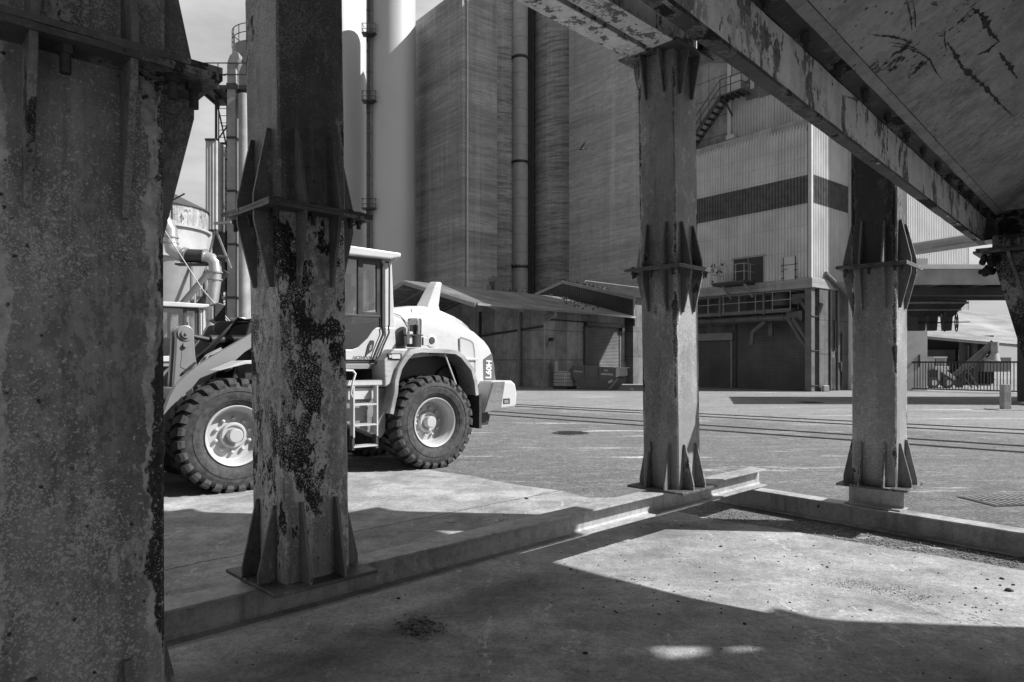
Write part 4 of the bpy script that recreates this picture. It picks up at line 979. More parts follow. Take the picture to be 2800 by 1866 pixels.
m = MB(); m.corr(BP(a2 - .01, ub_, 0), -d1, a2 - .9, 15.9, 22.6, nL, .20, .065); sbuild(m, 'upper_cladding', M['clad_up'])
m = MB(); m.prism([(p.x, p.y) for p in (BP(1.4, ub_ + .03, 0), BP(a2 - .02, ub_ + .03, 0), BP(a2 - .02, Rb + 5, 0), BP(1.4, Rb + 5, 0))][::-1], 16, 22.5, 'z'); sbuild(m, 'upper_core', M['sill'])
# sign boards: dark squares with pale letter cut-outs
sign = thing('letter_sign', 'dark letter boards on the upper sheeting beside the stair platform', 'sign', BP(4, ub_, 17.8), math.atan2(d1.y, d1.x))
def sgn(px0, px1, py0, py1, off, mat, name):
    A, Z1 = onB(px0, py0, ub_ - off); B_, Z0 = onB(px1, py1, ub_ - off); m = MB()
    o = BP(0, ub_ - off, 0); q = [BP(A, ub_ - off, Z0), BP(B_, ub_ - off, Z0), BP(B_, ub_ - off, Z1), BP(A, ub_ - off, Z1)]
    m.add(q + [p + d2b * .02 for p in q], [(0, 1, 2, 3), (7, 6, 5, 4), (0, 4, 5, 1), (1, 5, 6, 2), (2, 6, 7, 3), (3, 7, 4, 0)]); return m.build(name, mat, sign, world=True)
def cxy(x, y): return 1890 + x / 6.27, 150 + y / 6.27
for x0, x1, y0, y1 in ((812, 922, 505, 655), (946, 1150, 440, 725), (1172, 1420, 420, 660)):
    a, b = cxy(x0, y0); c, d = cxy(x1, y1); sgn(a, c, b, d, .085, M['decal'], 'letter_board')
for x0, x1, y0, y1 in ((812, 870, 570, 605), (1010, 1078, 420, 570), (968, 985, 495, 545), (1240, 1330, 400, 560)):
    a, b = cxy(x0, y0); c, d = cxy(x1, y1); sgn(a, c, b, d, .115, M['white_metal'], 'letter_gap')
# little box on the eave and door panel behind the platform
a, z = onB(2000, 363, ub_); m = MB(); m.prism([(p.x, p.y) for p in (BP(a - .5, .5, 0), BP(a + .1, .5, 0), BP(a + .1, .85, 0), BP(a - .5, .85, 0))][::-1], z_top + .12, z_top + .4, 'z'); sbuild(m, 'roof_box', M['white_metal'])
A, Z1 = onB(1999, 212, ub_ - .1); B_, Z0 = onB(2026, 250, ub_ - .1)
m = MB(); m.prism([(p.x, p.y) for p in (BP(B_, ub_ - .1, 0), BP(A, ub_ - .1, 0), BP(A, ub_ - .02, 0), BP(B_, ub_ - .02, 0))][::-1], Z0 - .4, Z1, 'z'); sbuild(m, 'upper_door', M['white_metal'])
# ---- stair and platform on the upper wall
stair = thing('steel_stair', 'rusty outside stair climbing to a small platform on the upper wall of the silo building', 'stair', BP(a2, ub_ - .5, 18), math.atan2(d1.y, d1.x))
bo = ub_ - 1.15
_, zpl = onB(2001, 252, bo); ap0, _ = onB(2026, 262, bo); ap1, _ = onB(1968, 268, bo)
m = MB(); m.beam(BP(ap1, bo + .5, zpl), BP(ap0, bo + .5, zpl), 1.0, .10)
for k in range(5): m.beam(BP(ap1 + (ap0 - ap1) * k / 4, bo, zpl - .1), BP(ap1 + (ap0 - ap1) * k / 4, bo + 1., zpl - .1), .05, .1)
m.build('platform', M['dark_metal'], stair, world=True)
alo, zlo = ap1 + 3.0, zpl - 2.9
for bb in (bo + .1, bo + .9):
    m = MB(); m.beam(BP(ap1, bb, zpl - .02), BP(alo, bb, zlo), .05, .24); m.build('stringer', M['dark_metal'], stair, world=True)
for k in range(10):
    t = (k + .6) / 10; m = MB(); c = BP(ap1 + (alo - ap1) * t, bo + .5, zpl + (zlo - zpl) * t)
    m.box(c, (.26, .78, .04), Matrix((d1, d2b, Vector((0, 0, 1)))).transposed()); m.build('tread', M['dark_metal'], stair, world=True)
m = MB(); bb = bo + .02
for dz in (1.05, .55): m.tube([BP(ap0, bo + .95, zpl + dz), BP(ap0, bb, zpl + dz), BP(ap1, bb, zpl + dz), BP(alo, bb, zlo + dz)], .028, 6)
for a in (ap0, (ap0 + ap1) / 2, ap1): m.tube([BP(a, bb, zpl), BP(a, bb, zpl + 1.05)], .025, 6)
m.tube([BP(ap0, bo + .9, zpl), BP(ap0, bo + .9, zpl + 1.05)], .025, 6)
for t in (.5, 1): m.tube([BP(ap1 + (alo - ap1) * t, bb, zpl + (zlo - zpl) * t), BP(ap1 + (alo - ap1) * t, bb, zpl + (zlo - zpl) * t + 1.05)], .025, 6)
m.build('handrail', M['dark_metal'], stair, world=True)
m = MB(); m.beam(BP(ap1 - .2, bo + .1, zpl - .1), BP(ap1 - .2, ub_, zpl - 1.1), .08, .08); m.build('bracket', M['dark_metal'], stair, world=True)
# ---- door opening, hatch, balcony on the left face
def cB(x, y): return 1900 + x / 5.348, 700 + y / 5.348
A, Z1 = onB(*cB(575, 62)); B_, Z0 = onB(*cB(1020, 390))
m = MB(); q = [BP(B_, -.078, Z0 - .1), BP(A, -.078, Z0 - .1), BP(A, -.078, Z1), BP(B_, -.078, Z1)]
m.add(q, [(3, 2, 1, 0)]); m.build('opening', M['black'], None); o = COL.objects['opening']; o.data.transform(pmat(sb).inverted()); o.parent = sb
m = MB()
for a in (A, B_, A + (B_ - A) * .5): m.beam(BP(a, -.06, Z0 - .1), BP(a, -.06, Z1 + .05), .07 if a != A + (B_ - A) * .5 else .04, .08, (d2b.x, d2b.y, 0))
m.beam(BP(A + .1, -.08, Z1 + .04), BP(B_ - .1, -.08, Z1 + .04), .09, .09); sbuild(m, 'opening_frame', M['grey_metal'])
m = MB(); a = B_ + .2; m.beam(BP(a + .0, -.02, Z0), BP(a + 1.0, -.08, Z0 + 1.0), .5, .5) if False else None
A2, Y1 = onB(*cB(1308, 25)); B2, Y0 = onB(*cB(1482, 355))
m = MB(); q = [BP(B2, -.1, Y0), BP(A2, -.1, Y0), BP(A2, -.1, Y1), BP(B2, -.1, Y1)]; m.add(q + [p + d2b * .03 for p in q], [(3, 2, 1, 0), (0, 1, 5, 4), (1, 2, 6, 5), (2, 3, 7, 6), (3, 0, 4, 7)]); hd = sbuild(m, 'hatch_door', M['white_metal'])
m = MB()
zz = Y0 + (Y1 - Y0) * .66; m.beam(BP(A2 + .06, -.11, zz), BP(B2 - .06, -.11, zz), .03, .03)
for a in (A2, B2): m.beam(BP(a, -.1, Y0), BP(a, -.1, Y1), .04, .04, (d2b.x, d2b.y, 0))
for t in (.12, .42, .66):
    for a in (A2 + .04, B2 - .04): m.box(BP(a, -.125, Y0 + (Y1 - Y0) * t), (.16, .05, .05), Matrix((d1, d2b, Vector((0, 0, 1)))).transposed())
m.box(BP(A2 - .15, -.1, zz - .25), (.16, .05, .04), Matrix((d1, d2b, Vector((0, 0, 1)))).transposed()); sbuild(m, 'hinge', M['dark_metal'], hd)
bal = thing('balcony', 'steel balcony with railing under the dark opening in the cladding, pigeons on it', 'balcony', BP(4, -.6, 6.9), math.atan2(d1.y, d1.x))
bd = -1.35
ab0, zb_ = onB(*cB(720, 352), bd); ab1, _ = onB(*cB(240, 420), bd)
m = MB(); m.beam(BP(ab0, bd / 2 - .03, zb_ - .06), BP(ab1, bd / 2 - .03, zb_ - .06), 1.30, .12)
for k in range(5): m.beam(BP(ab0, bd + .15 + k * .25, zb_ - .16), BP(ab1, bd + .15 + k * .25, zb_ - .16), .05, .1)
m.build('floor', M['dark_metal'], bal, world=True)
m = MB(); rl = [BP(ab0, -.1, 0), BP(ab0, bd, 0), BP(ab1, bd, 0), BP(ab1, -.1, 0)]
for dz in (1.02, .55): m.tube([p + Vector((0, 0, zb_ + dz)) for p in rl], .024, 6)
for t in (0, .25, .5, .75, 1): p = rl[1].lerp(rl[2], t); m.tube([p + Vector((0, 0, zb_)), p + Vector((0, 0, zb_ + 1.02))], .024, 6)
m.tube([BP(ab0, bd / 2, zb_), BP(ab0, bd / 2, zb_ + 1.02)], .024, 6); m.tube([BP(ab1, bd / 2, zb_), BP(ab1, bd / 2, zb_ + 1.02)], .024, 6)
m.build('railing', M['galv'], bal, world=True)
for a in (ab0 + .2, ab1 - .6):
    m = MB(); m.beam(BP(a, bd + .3, zb_ - .15), BP(a, -.1, zb_ - .95), .1, .1); m.build('bracket', M['galv'], bal, world=True)
# ---- recessed ground floor
rb = 2.4
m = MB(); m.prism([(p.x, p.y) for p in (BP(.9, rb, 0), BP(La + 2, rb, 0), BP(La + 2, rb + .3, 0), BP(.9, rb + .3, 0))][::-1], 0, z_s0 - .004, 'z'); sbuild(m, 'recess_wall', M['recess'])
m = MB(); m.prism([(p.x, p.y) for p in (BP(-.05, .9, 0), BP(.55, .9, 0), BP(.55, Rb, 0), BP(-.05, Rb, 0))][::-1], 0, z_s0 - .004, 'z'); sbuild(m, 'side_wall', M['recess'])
def gate(px0, px1, py1, b, name, lintel=None):
    A, Z1 = onB(px0, py1, b); B_, _ = onB(px1, py1, b); m = MB(); n = 44; rows = []
    for k in range(n):
        z0 = Z1 * k / n; z1 = Z1 * (k + 1) / n
        for z, o in ((z0, 0), (z0 + (z1 - z0) * .35, .035), (z0 + (z1 - z0) * .7, .035)): rows.append((z, o))
    rows.append((Z1, 0))
    for z, o in rows: m.v.append(BP(A, b - .06 - o, z)); m.v.append(BP(B_, b - .06 - o, z))
    for k in range(len(rows) - 1): m.f.append((2 * k, 2 * k + 1, 2 * k + 3, 2 * k + 2))
    g = sbuild(m, name, M['shutter']); m = MB()
    for a in (A + .08, B_ - .08): m.beam(BP(a, b - .08, 0), BP(a, b - .08, Z1), .14, .12, (d2b.x, d2b.y, 0))
    if lintel: m.beam(BP(A + .3, b - .15, Z1 + .28), BP(B_ - .25, b - .15, Z1 + .28), .3, .5)
    sbuild(m, 'gate_frame', M['dark_metal'] if not lintel else M['grey_metal'], g)
gate(2018, 2200, 880, rb, 'roller_gate'); gate(1890, 2000, 935, rb, 'roller_gate', True)
# walkway with railing and the pipe beam underneath, hung from the slab
wk = thing('walkway', 'hanging steel walkway with railing above the roller gates of the silo building', 'walkway', BP(5, .3, 4.2), math.atan2(d1.y, d1.x))
wb = .25
aw0, zw = onB(*cB(1385, 785), wb); aw1, _ = onB(*cB(92, 880), wb); aw1 += .6
m = MB(); m.beam(BP(aw0 - .05, wb + .45, zw - .02), BP(aw1, wb + .45, zw - .02), .9, .22); m.build('floor', M['pipe_dark'], wk, world=True)
m = MB(); rl = [BP(aw0 - .05, wb + .9, 0), BP(aw0 - .05, wb, 0), BP(aw1, wb, 0)]
for dz in (1.12, .62): m.tube([p + Vector((0, 0, zw + dz)) for p in rl], .028, 6)
for k in range(7): p = rl[1].lerp(rl[2], k / 6); m.tube([p + Vector((0, 0, zw)), p + Vector((0, 0, zw + 1.12))], .03, 6)
m.tube([rl[0] + Vector((0, 0, zw)), rl[0] + Vector((0, 0, zw + 1.12))], .03, 6); m.build('railing', M['duct_grey'], wk, world=True)
m = MB()
for k in (1.5, 4.2): p = rl[1].lerp(rl[2], k / 6) + nL * -.0; m.beam(p + Vector((0, 0, zw - .2)), p + Vector((0, 0, z_s0)), .12, .12, (d2b.x, d2b.y, 0))
m.build('hanger', M['pipe_dark'], wk, world=True)
cv = thing('screw_conveyor', 'pipe-shaped screw conveyor under the walkway with a bent spout', 'conveyor', BP(4, 1.0, 3.3), math.atan2(d1.y, d1.x))
pb = .9
ac0, zc = onB(*cB(1600, 880), pb); ac1, _ = onB(*cB(100, 950), pb)
m = MB(); m.beam(BP(ac0, pb, zc), BP(ac0 + 1.0, pb, zc), .55, .60); m.cyl(BP(ac0 + .8, pb, zc), BP(ac1 + 1, pb, zc - .0), .24, 14)
for k in range(5): p = BP(ac0 + 1.2 + k * 1.7, pb, zc); m.cyl(p, p + d1 * .07, .30, 14)
m.build('trough', M['pipe_dark'], cv, smooth=40, world=True)
asp, zsp = onB(*cB(1030, 950), pb); m = MB(); m.tube([BP(asp, pb, zc - .2), BP(asp + .75, pb, zc - .75), BP(asp + .88, pb, zc - .9), BP(asp + .95, pb, zc - 1.65)], .15, 12); m.build('spout', M['pipe_dark'], cv, smooth=40, world=True)
m = MB(); m.beam(BP(asp - .1, pb + .5, zc - .2), BP(asp - .1, pb + .5, zc - 1.1), .28, .2, (d2b.x, d2b.y, 0)); m.build('spout', M['pipe_dark'], cv, world=True)
# down pipes fanning out at the corner
pp = thing('loading_pipes', 'bundle of dark down pipes fanning out beside the big roller gate', 'pipes', BP(1, .8, 0), math.atan2(d1.y, d1.x))
def pth(pts, b): return [BP(*(lambda t: (t[0], b, t[1]))(onB(*cB(x, y), b))) for x, y in pts]
for pts, b, r in (([(1375, 925), (1560, 1240), (1640, 1340)], .6, .15), ([(1440, 925), (1680, 1290)], .45, .15), ([(1540, 640), (1640, 800), (1680, 880)], .9, .13), ([(1640, 680), (1720, 760)], 1.2, .16), ([(1740, 690), (1720, 960), (1640, 1140)], .8, .13), ([(1700, 1180), (1690, 1390), (1690, 1900)], .9, .17), ([(1860, 690), (1700, 1170)], 1.0, .13)):
    m = MB(); m.tube(pth(pts, b), r, 12); m.build('pipe', M['pipe_dark'], pp, smooth=40, world=True)
a, z = onB(*cB(1560, 630), 1.2); m = MB(); m.beam(BP(a - .3, 1.2, z), BP(a + .5, 1.2, z), .5, .6); m.build('pipe_head', M['pipe_dark'], pp, world=True)
a, z = onB(*cB(1260, 660), 1.4); m = MB(); m.lathe([(.15, 1.0), (.45, .75), (.6, .2), (.62, -.3), (.3, -.5)], 16, Matrix.Translation(BP(a, 1.4, z))); m.build('valve_head', M['pipe_dark'], pp, smooth=40, world=True)
for b0, b1 in ((.15, .55), (.85, 1.35)):
    m = MB(); m.prism([(p.x, p.y) for p in (BP(-.03 - .4, b0, 0), BP(.0, b0, 0), BP(.0, b1, 0), BP(-.03 - .4, b1, 0))][::-1], 0, z_s0 - .006, 'z') if False else m.prism([(p.x, p.y) for p in (BP(.05, b0, 0), BP(.45, b0, 0), BP(.45, b1, 0), BP(.05, b1, 0))][::-1], 0, z_s0 - .006, 'z'); sbuild(m, 'pillar', M['pipe_dark'])
for z in (.35, 2.4, 4.4):
    m = MB(); m.beam(BP(.02, .1, z), BP(.02, 4.4, z), .05, .06); sbuild(m, 'pipe_clamp', M['dark_metal'])
for b, r, z0, z1 in ((2.1, .06, 0, 6), (2.7, .05, 2.4, 4.2), (3.0, .09, 0, 6), (3.6, .05, .2, 3.5)):
    m = MB(); m.cyl(BP(-.12, b, z0), BP(-.12, b, z1), r, 10); sbuild(m, 'wall_pipe', M['pipe_dark'], smooth=40)
m = MB(); m.tube([BP(-.15, 1.4, z_s0 + .9), BP(-.5, 3.9, z_s0 - .4)], .14, 12); sbuild(m, 'wall_pipe', M['pipe_dark'], smooth=40)
m = MB(); m.bx((0, 0, 0), (1, 1, 1)); 
m = MB(); m.prism([(p.x, p.y) for p in (BP(-.06, 2.2, 0), BP(-.12, 2.2, 0), BP(-.12, 2.75, 0), BP(-.06, 2.75, 0))], .1, 2.0, 'z'); sbuild(m, 'wall_cabinet', M['dark_metal'])
m = MB(); m.box(BP(-.3, 1.1, .18), (.32, .32, .36)); tag(m.build('white_bucket', M['white_metal'], None, bevel=.03, loc=BP(-.3, 1.1, 0)), 'small white tub at the foot of the silo building corner', 'tub')
fe = MB(); c = BP(-.22, 3.15, 1.5); fe.lathe([(.001, -.32), (.09, -.32), (.09, .15), (.04, .24), (.04, .32), (.001, .32)], 14, Matrix.Translation(c)); fe.tube([c + Vector((0, 0, .28)), c + Vector((-.12, -.1, .2)), c + Vector((-.12, -.1, -.1))], .02, 6)
tag(fe.build('fire_extinguisher', M['dark_metal'], None, smooth=40, loc=c), 'dark fire extinguisher hanging on the lower wall of the silo building', 'extinguisher')

# ================================================================== SHED WITH PIGEONS
P0 = Vector((2.24, 48, 0)); su = Vector((.7, .714, 0)); sn = Vector((-.714, .7, 0))
shed = thing('low_shed', 'low concrete shed with a corrugated gable roof and open canopy end, dark roller shutter', 'shed', P0, math.atan2(su.y, su.x))
inv_sh = None
SE, SR, SYe, SYr = 5.35, 7.34, -.93, 6.33
m = MB(); m.bx((0, 0, 0), (9.75, .25, 5.33)); m.bx((0, .25, 0), (.25, 13.0, 5.33)); m.poly((0.0, 0, 5.33), (0, 13, 5.33), (0, SYr, 7.1)); m.build('wall', M['shed_wall'], shed)
m = MB(); sl = Vector((0, SYr - SYe, SR - SE)); sd = sl.normalized(); nrm = Vector((0, -sd.z, sd.y))
m.corr((-7.4, SYe, SE), (1, 0, 0), 17.2, 0, sl.length, nrm, .22, .05, sd)
sd2 = Vector((0, 1, -(SR - SE) / (SYr - SYe))).normalized(); m.corr((-7.4, SYr, SR), (1, 0, 0), 17.2, 0, sl.length, Vector((0, -sd2.z * -1, sd2.y)), .22, .05, sd2); m.build('roof', M['roof'], shed)
# soffit just below the sheets, gable fascias, canopy truss
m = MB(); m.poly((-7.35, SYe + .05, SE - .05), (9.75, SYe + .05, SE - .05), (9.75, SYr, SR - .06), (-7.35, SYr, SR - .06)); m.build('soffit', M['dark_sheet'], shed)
m = MB()
m.beam((-7.38, SYe, SE - .12), (-7.38, SYr, SR - .12), .12, .26); m.beam((-7.38, SYr, SR - .12), (-7.38, 13.6, SE - .12), .12, .26)
m.build('gable_fascia', M['grey_metal'], shed)
m = MB()
for x in (-5.2, -2.8, -.5):
    m.beam((x, SYe + .2, SE - .2), (x, SYr, SR - .22), .12, .22); m.beam((x, SYr, SR - .22), (x, 13.4, SE - .2), .12, .22)
for k in range(1, 9): t = k / 9; m.beam((-7.3, SYe + (SYr - SYe) * t, SE + (SR - SE) * t - .14), (0, SYe + (SYr - SYe) * t, SE + (SR - SE) * t - .14), .08, .14); m.beam((-7.3, 13.6 - (13.6 - SYr) * t, SE + (SR - SE) * t - .14), (0, 13.6 - (13.6 - SYr) * t, SE + (SR - SE) * t - .14), .08, .14)
m.beam((-7.0, 8, 5.2), (-7.0, 12.5, 6.2), .14, .2); m.build('rafters', M['grey_metal'], shed)
for x, y in ((-7.0, 9.5), (-7.0, 13.2), (-.2, 2.2)):
    m = MB(); m.beam((x, y, 0), (x, y, 5.9), .18, .18, (1, 0, 0)); m.build('canopy_post', M['grey_metal'], shed)
m = MB(); m.bx((-7.4, 13.3, 0), (9.75, 13.5, 5.3)); m.build('rear_wall', M['shed_wall'], shed)
m = MB(); m.beam((-7.3, SYe - .08, SE - .05), (9.75, SYe - .08, SE - .05), .16, .14); gt = m.build('gutter', M['galv'], shed)
m = MB(); m.tube([(.15, SYe - .05, SE - .1), (.12, SYe, SE - .45), (-.1, -.12, SE - .8), (-.1, -.12, .1)], .06, 8); m.build('downpipe', M['galv'], gt, smooth=40)
m = MB(); m.tube([(.3, -.1, 4.75), (8.6, -.1, 4.75), (9.2, -.1, 4.6), (9.25, -.1, 0)], .05, 8); m.build('wall_pipe', M['dark_metal'], shed, smooth=40)
m = MB(); m.beam((-.08, 0, 4.25), (-.08, 7.0, 3.7), .1, .16); m.beam((-.08, 6.5, 3.6), (-.08, 6.5, 5.6), .12, .2, (0, 1, 0)); m.build('wall_pipe', M['dark_metal'], shed)
m = MB(); n = 40; zt = 4.3; xs0, xs1 = 3.05, 6.75
def onS(px, py, y=0.):
    p = onplane(px, py, P0 + sn * y, sn) - P0; return p.dot(su), p.z
xs0, zt = onS(1597.7, 892); xs1, _ = onS(1690, 892)
for k in range(n):
    for z, o in ((k / n, 0), ((k + .35) / n, .04), ((k + .7) / n, .04)): m.v += [Vector((xs0, -.05 - o, z * zt)), Vector((xs1, -.05 - o, z * zt))]
m.v += [Vector((xs0, -.05, zt)), Vector((xs1, -.05, zt))]
for k in range(3 * n): m.f.append((2 * k, 2 * k + 1, 2 * k + 3, 2 * k + 2))
shu = m.build('roller_shutter', M['shutter'], shed)
m = MB(); m.beam((xs0 - .1, -.2, zt + .15), (xs1 + .1, -.2, zt + .15), .3, .3); m.bx((xs0 - .12, -.12, 0), (xs0 - .01, -.01, zt)); m.bx((xs1 + .01, -.12, 0), (xs1 + .12, -.01, zt)); m.box((xs1 + .2, -.25, zt), (.3, .3, .5)); m.build('shutter_box', M['dark_metal'], shu)
for a, b in ((2040, 2090), (2118, 2168)):
    x0, z1 = onS(1050 + a / 3.137, 720 + 855 / 3.137); x1, _ = onS(1050 + b / 3.137, 720 + 855 / 3.137); m = MB(); m.bx((x0, -.06, .05), (x1, -.004, z1)); dd = m.build('door', M['grey_metal'], shed, bevel=.01)
    m = MB(); m.box((x1 - .12 if a < 2100 else x0 + .1, -.1, 1.0), (.14, .06, .04)); m.build('handle', M['black'], dd)
x, z = onS(1050 + 1412 / 3.137, 720 + 655 / 3.137); m = MB(); m.box((x, -.25, z), (.16, .3, .22)); m.tube([(x - .1, -.1, z - .1), (x - .3, -.05, z - .5)], .02, 6); m.build('wall_lamp', M['black'], shed)
# higher shed at the end with its own gable above the low roof
hs = thing('corrugated_shed', 'higher dark corrugated shed end rising above the low shed roof, pigeons along its ridge', 'shed', P0 + su * 9.8, math.atan2(su.y, su.x))
YE, ZE, YR, ZR = -.95, 6.78, 6.44, 8.72
m = MB(); per = .24; k = int((13.8 - YE) / per); pts = []
for i in range(k):
    for q, h in ((0, 0), (.3, 0), (.5, 1), (.8, 1)): pts.append((YE + (i + q) * per, h * .05))
b0 = 0
for y, h in pts:
    zt_ = ZE + (ZR - ZE) * (1 - abs(y - YR) / (YR - YE)); m.v += [Vector((-h, y, 4.6)), Vector((-h, y, zt_))]
for i in range(len(pts) - 1): m.f.append((2 * i, 2 * i + 1, 2 * i + 3, 2 * i + 2))
m.build('gable_sheet', M['dark_sheet'], hs)
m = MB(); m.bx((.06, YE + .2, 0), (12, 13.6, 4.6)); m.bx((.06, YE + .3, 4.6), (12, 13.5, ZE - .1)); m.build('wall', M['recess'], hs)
m = MB(); s1 = Vector((0, YR - YE, ZR - ZE)); q1 = s1.normalized(); m.corr((-.1, YE - .1, ZE + .03), (1, 0, 0), 12.1, 0, s1.length + .1, Vector((0, -q1.z, q1.y)), .22, .05, q1)
q2 = Vector((0, q1.y, -q1.z)); m.corr((-.1, YR, ZR + .03), (1, 0, 0), 12.1, 0, s1.length, Vector((0, q1.z, q1.y)), .22, .05, q2); m.build('roof', M['dark_sheet'], hs)
m = MB(); m.beam((-.1, YE - .1, ZE), (-.1, YR, ZR), .12, .24); m.beam((-.1, YR, ZR), (-.1, 13.8, ZE), .12, .24); m.build('verge_trim', M['grey_metal'], hs)
m = MB(); m.tube([(-.12, YE, ZE - .05), (-.12, YE + .02, 5.2)], .07, 8); m.build('downpipe', M['galv'], hs, smooth=40)
m = MB(); m.tube([(2.5, 6.2, ZR - .1), (2.7, 6.2, ZR + .35), (11, 5.9, ZR + .35)], .04, 6); m.build('roof_rail', M['grey_metal'], hs)
# box with a vent on the roof ridge
vb = thing('roof_vent_unit', 'small motor unit on the ridge of the low shed in front of the duct', 'vent unit', P0 + su * 1.6 + sn * 6.6 + Vector((0, 0, 7.3)), math.atan2(su.y, su.x))
m = MB(); m.bx((-.5, -.5, 0), (.5, .5, .7)); m.prism([(-.55, .7), (.55, .7), (.4, 1.05), (-.2, 1.1)], -.5, .5, 'y'); m.build('housing', M['pipe_dark'], vb, bevel=.02)
m = MB(); m.cyl((.5, 0, .7), (.75, -.1, .7), .26, 12); m.build('motor', M['dark_metal'], vb, smooth=40)
m = MB(); m.bx((-1.4, -.2, 0), (-.55, .2, .45)); m.bx((-1.0, -.2, 0), (-.85, .2, .75)); m.build('valve', M['grey_metal'], vb)

# ---- water tank, skip, intercom post
ibc = thing('water_tank', 'white plastic tank in a wire cage on a pallet by the shed wall', 'tank', atZ(1544, 1000, 44.3).xy.to_3d(), R(38))
bpos = lambda px, Y: Vector(((px - CX_) / F_ * Y, Y, 0))
ibc.location = bpos(1544, 44.2)
m = MB(); m.bx((-.47, -.56, .16), (.47, .56, 1.12)); m.build('bottle', M['ivory'], ibc, bevel=.07)
m = MB()
for z in (.18, .4, .62, .84, 1.06):
    m.tube([(-.5, -.6, z), (.5, -.6, z), (.5, .6, z), (-.5, .6, z), (-.5, -.6, z)], .014, 5, False)
for k in range(7):
    x = -.5 + k / 6; y = -.6 + 1.2 * k / 6
    m.tube([(x, -.6, .15), (x, -.6, 1.1)], .012, 5); m.tube([(x, .6, .15), (x, .6, 1.1)], .012, 5); m.tube([(-.5, y, .15), (-.5, y, 1.1)], .012, 5); m.tube([(.5, y, .15), (.5, y, 1.1)], .012, 5)
m.build('cage', M['dark_metal'], ibc)
m = MB(); m.bx((-.5, -.6, .1), (.5, .6, .14))
for x in (-.42, 0, .42): m.bx((x - .05, -.6, 0), (x + .05, .6, .1))
m.build('pallet', M['dark_metal'], ibc)
sk = thing('skip', 'dark steel skip with a white end panel in front of the roller shutter', 'skip', bpos(1640, 43.6), R(-30))
prof = [(-1.85, 1.02), (-1.45, 1.42), (1.15, 1.30), (1.95, 1.30), (1.95, .72), (1.15, .0), (-.95, .0), (-1.45, .62)]
m = MB(); m.prism([(-1.95, 1.0), (-1.5, 1.52), (1.35, 1.34), (1.35, .72), (.75, .0), (-.95, .0), (-1.55, .72)], -.75, .75, 'y')
m.build('body', M['skip'], sk, bevel=.02)
m = MB(); m.beam((-1.5, -.78, 1.5), (1.37, -.78, 1.34), .08, .07); m.beam((-1.97, -.78, .98), (-1.5, -.78, 1.5), .08, .07); m.beam((-1.6, -.78, .74), (1.37, -.78, .72), .05, .06)
for x in (-.75, .2): m.beam((x, -.78, .75), (x, -.78, 1.42), .05, .05, (0, 1, 0))
m.build('rim', M['skip'], sk)
m = MB(); m.prism([(1.355, .74), (1.60, .86), (1.60, 1.30), (1.355, 1.36)], -.72, .72, 'y'); m.build('end_panel', M['white_metal'], sk, bevel=.02)
m = MB(); m.beam((1.36, -.7, 1.37), (1.72, -.7, 1.37), .06, .07); m.beam((1.7, -.72, 1.37), (1.7, .72, 1.37), .07, .07); m.build('rim', M['white_metal'], sk)
m = MB(); m.prism([(1.36, .70), (1.58, .72), (.98, .02), (.76, .01)], -.7, .7, 'y'); m.build('end_slope', M['grey_metal'], sk)
m = MB(); m.box((1.05, -.80, .52), (.3, .06, .14), Matrix.Rotation(R(-25), 3, 'Y')); m.build('lifting_lug', M['white_metal'], sk)
text('HAFENÖHRL', .15, .003, Matrix.Translation((.80, -.757, .96)) @ frame((0, 0, 0), (1, 0, -.04), (0, -1, 0)), M['letter_white'], sk, font_bold=.004, sx=.95)
text('7119', .15, .003, Matrix.Translation((.72, -.757, 1.2)) @ frame((0, 0, 0), (1, 0, 0), (0, -1, 0)), M['letter_white'], sk, font_bold=.003, sx=.8)
text('07429-76170-0', .12, .003, Matrix.Translation((-1.16, -.757, 1.12)) @ frame((0, 0, 0), (1, 0, -.05), (0, -1, 0)), M['letter_white'], sk, font_bold=.002, sx=.8)
ip = thing('meter_post', 'slim post with a pale panel beside the shed corner and the water tank', 'post', P0 + su * .75 - sn * .5)
m = MB(); m.bx((-.2, -.12, 0), (.2, .12, 1.95)); m.build('housing', M['grey_metal'], ip, bevel=.02)
m = MB(); m.bx((-.12, -.14, 1.1), (.12, -.122, 1.8)); m.build('panel', M['white_metal'], ip); m = MB(); m.bx((-.14, -.14, .45), (.14, -.122, .95)); m.build('screen', M['black'], ip)

# ================================================================== TALL SILOS
def pxX(px, Y): return (px - CX_) / F_ * Y
tw = Vector((pxX(1264, 70), 70, 0)); tl = Vector((-.63, .777, 0)); trr = Vector((.80, .60, 0))
tower = thing('concrete_tower', 'square slip-formed concrete tower with a thin pale pipe down its corner', 'tower', tw, math.atan2(tl.y, tl.x))
def onT(px, n): p = onplane(px, HY_ - 10, tw, n); return p
wl = (onplane(1133, 900, tw, Vector((tl.y, -tl.x, 0))) - tw).dot(tl); wr = (onplane(1359, 900, tw, Vector((trr.y, -trr.x, 0))) - tw).dot(trr)
pts = [tw, tw + tl * wl, tw + tl * wl + trr * wr, tw + trr * wr]
m = MB(); m.prism([(p.x, p.y) for p in pts][::-1], 0, 40.3, 'z'); m.build('shaft', M['concrete_tower'], tower, world=True)
m = MB(); c = tw + trr * .55 - tl * .12; m.cyl(c, c + Vector((0, 0, 40)), .10, 8)
for z in range(6, 40, 3): m.cyl(c + Vector((0, 0, z)), c + Vector((0, 0, z + .15)), .15, 8)
m.build('corner_pipe', M['white_metal'], tower, smooth=40, world=True)
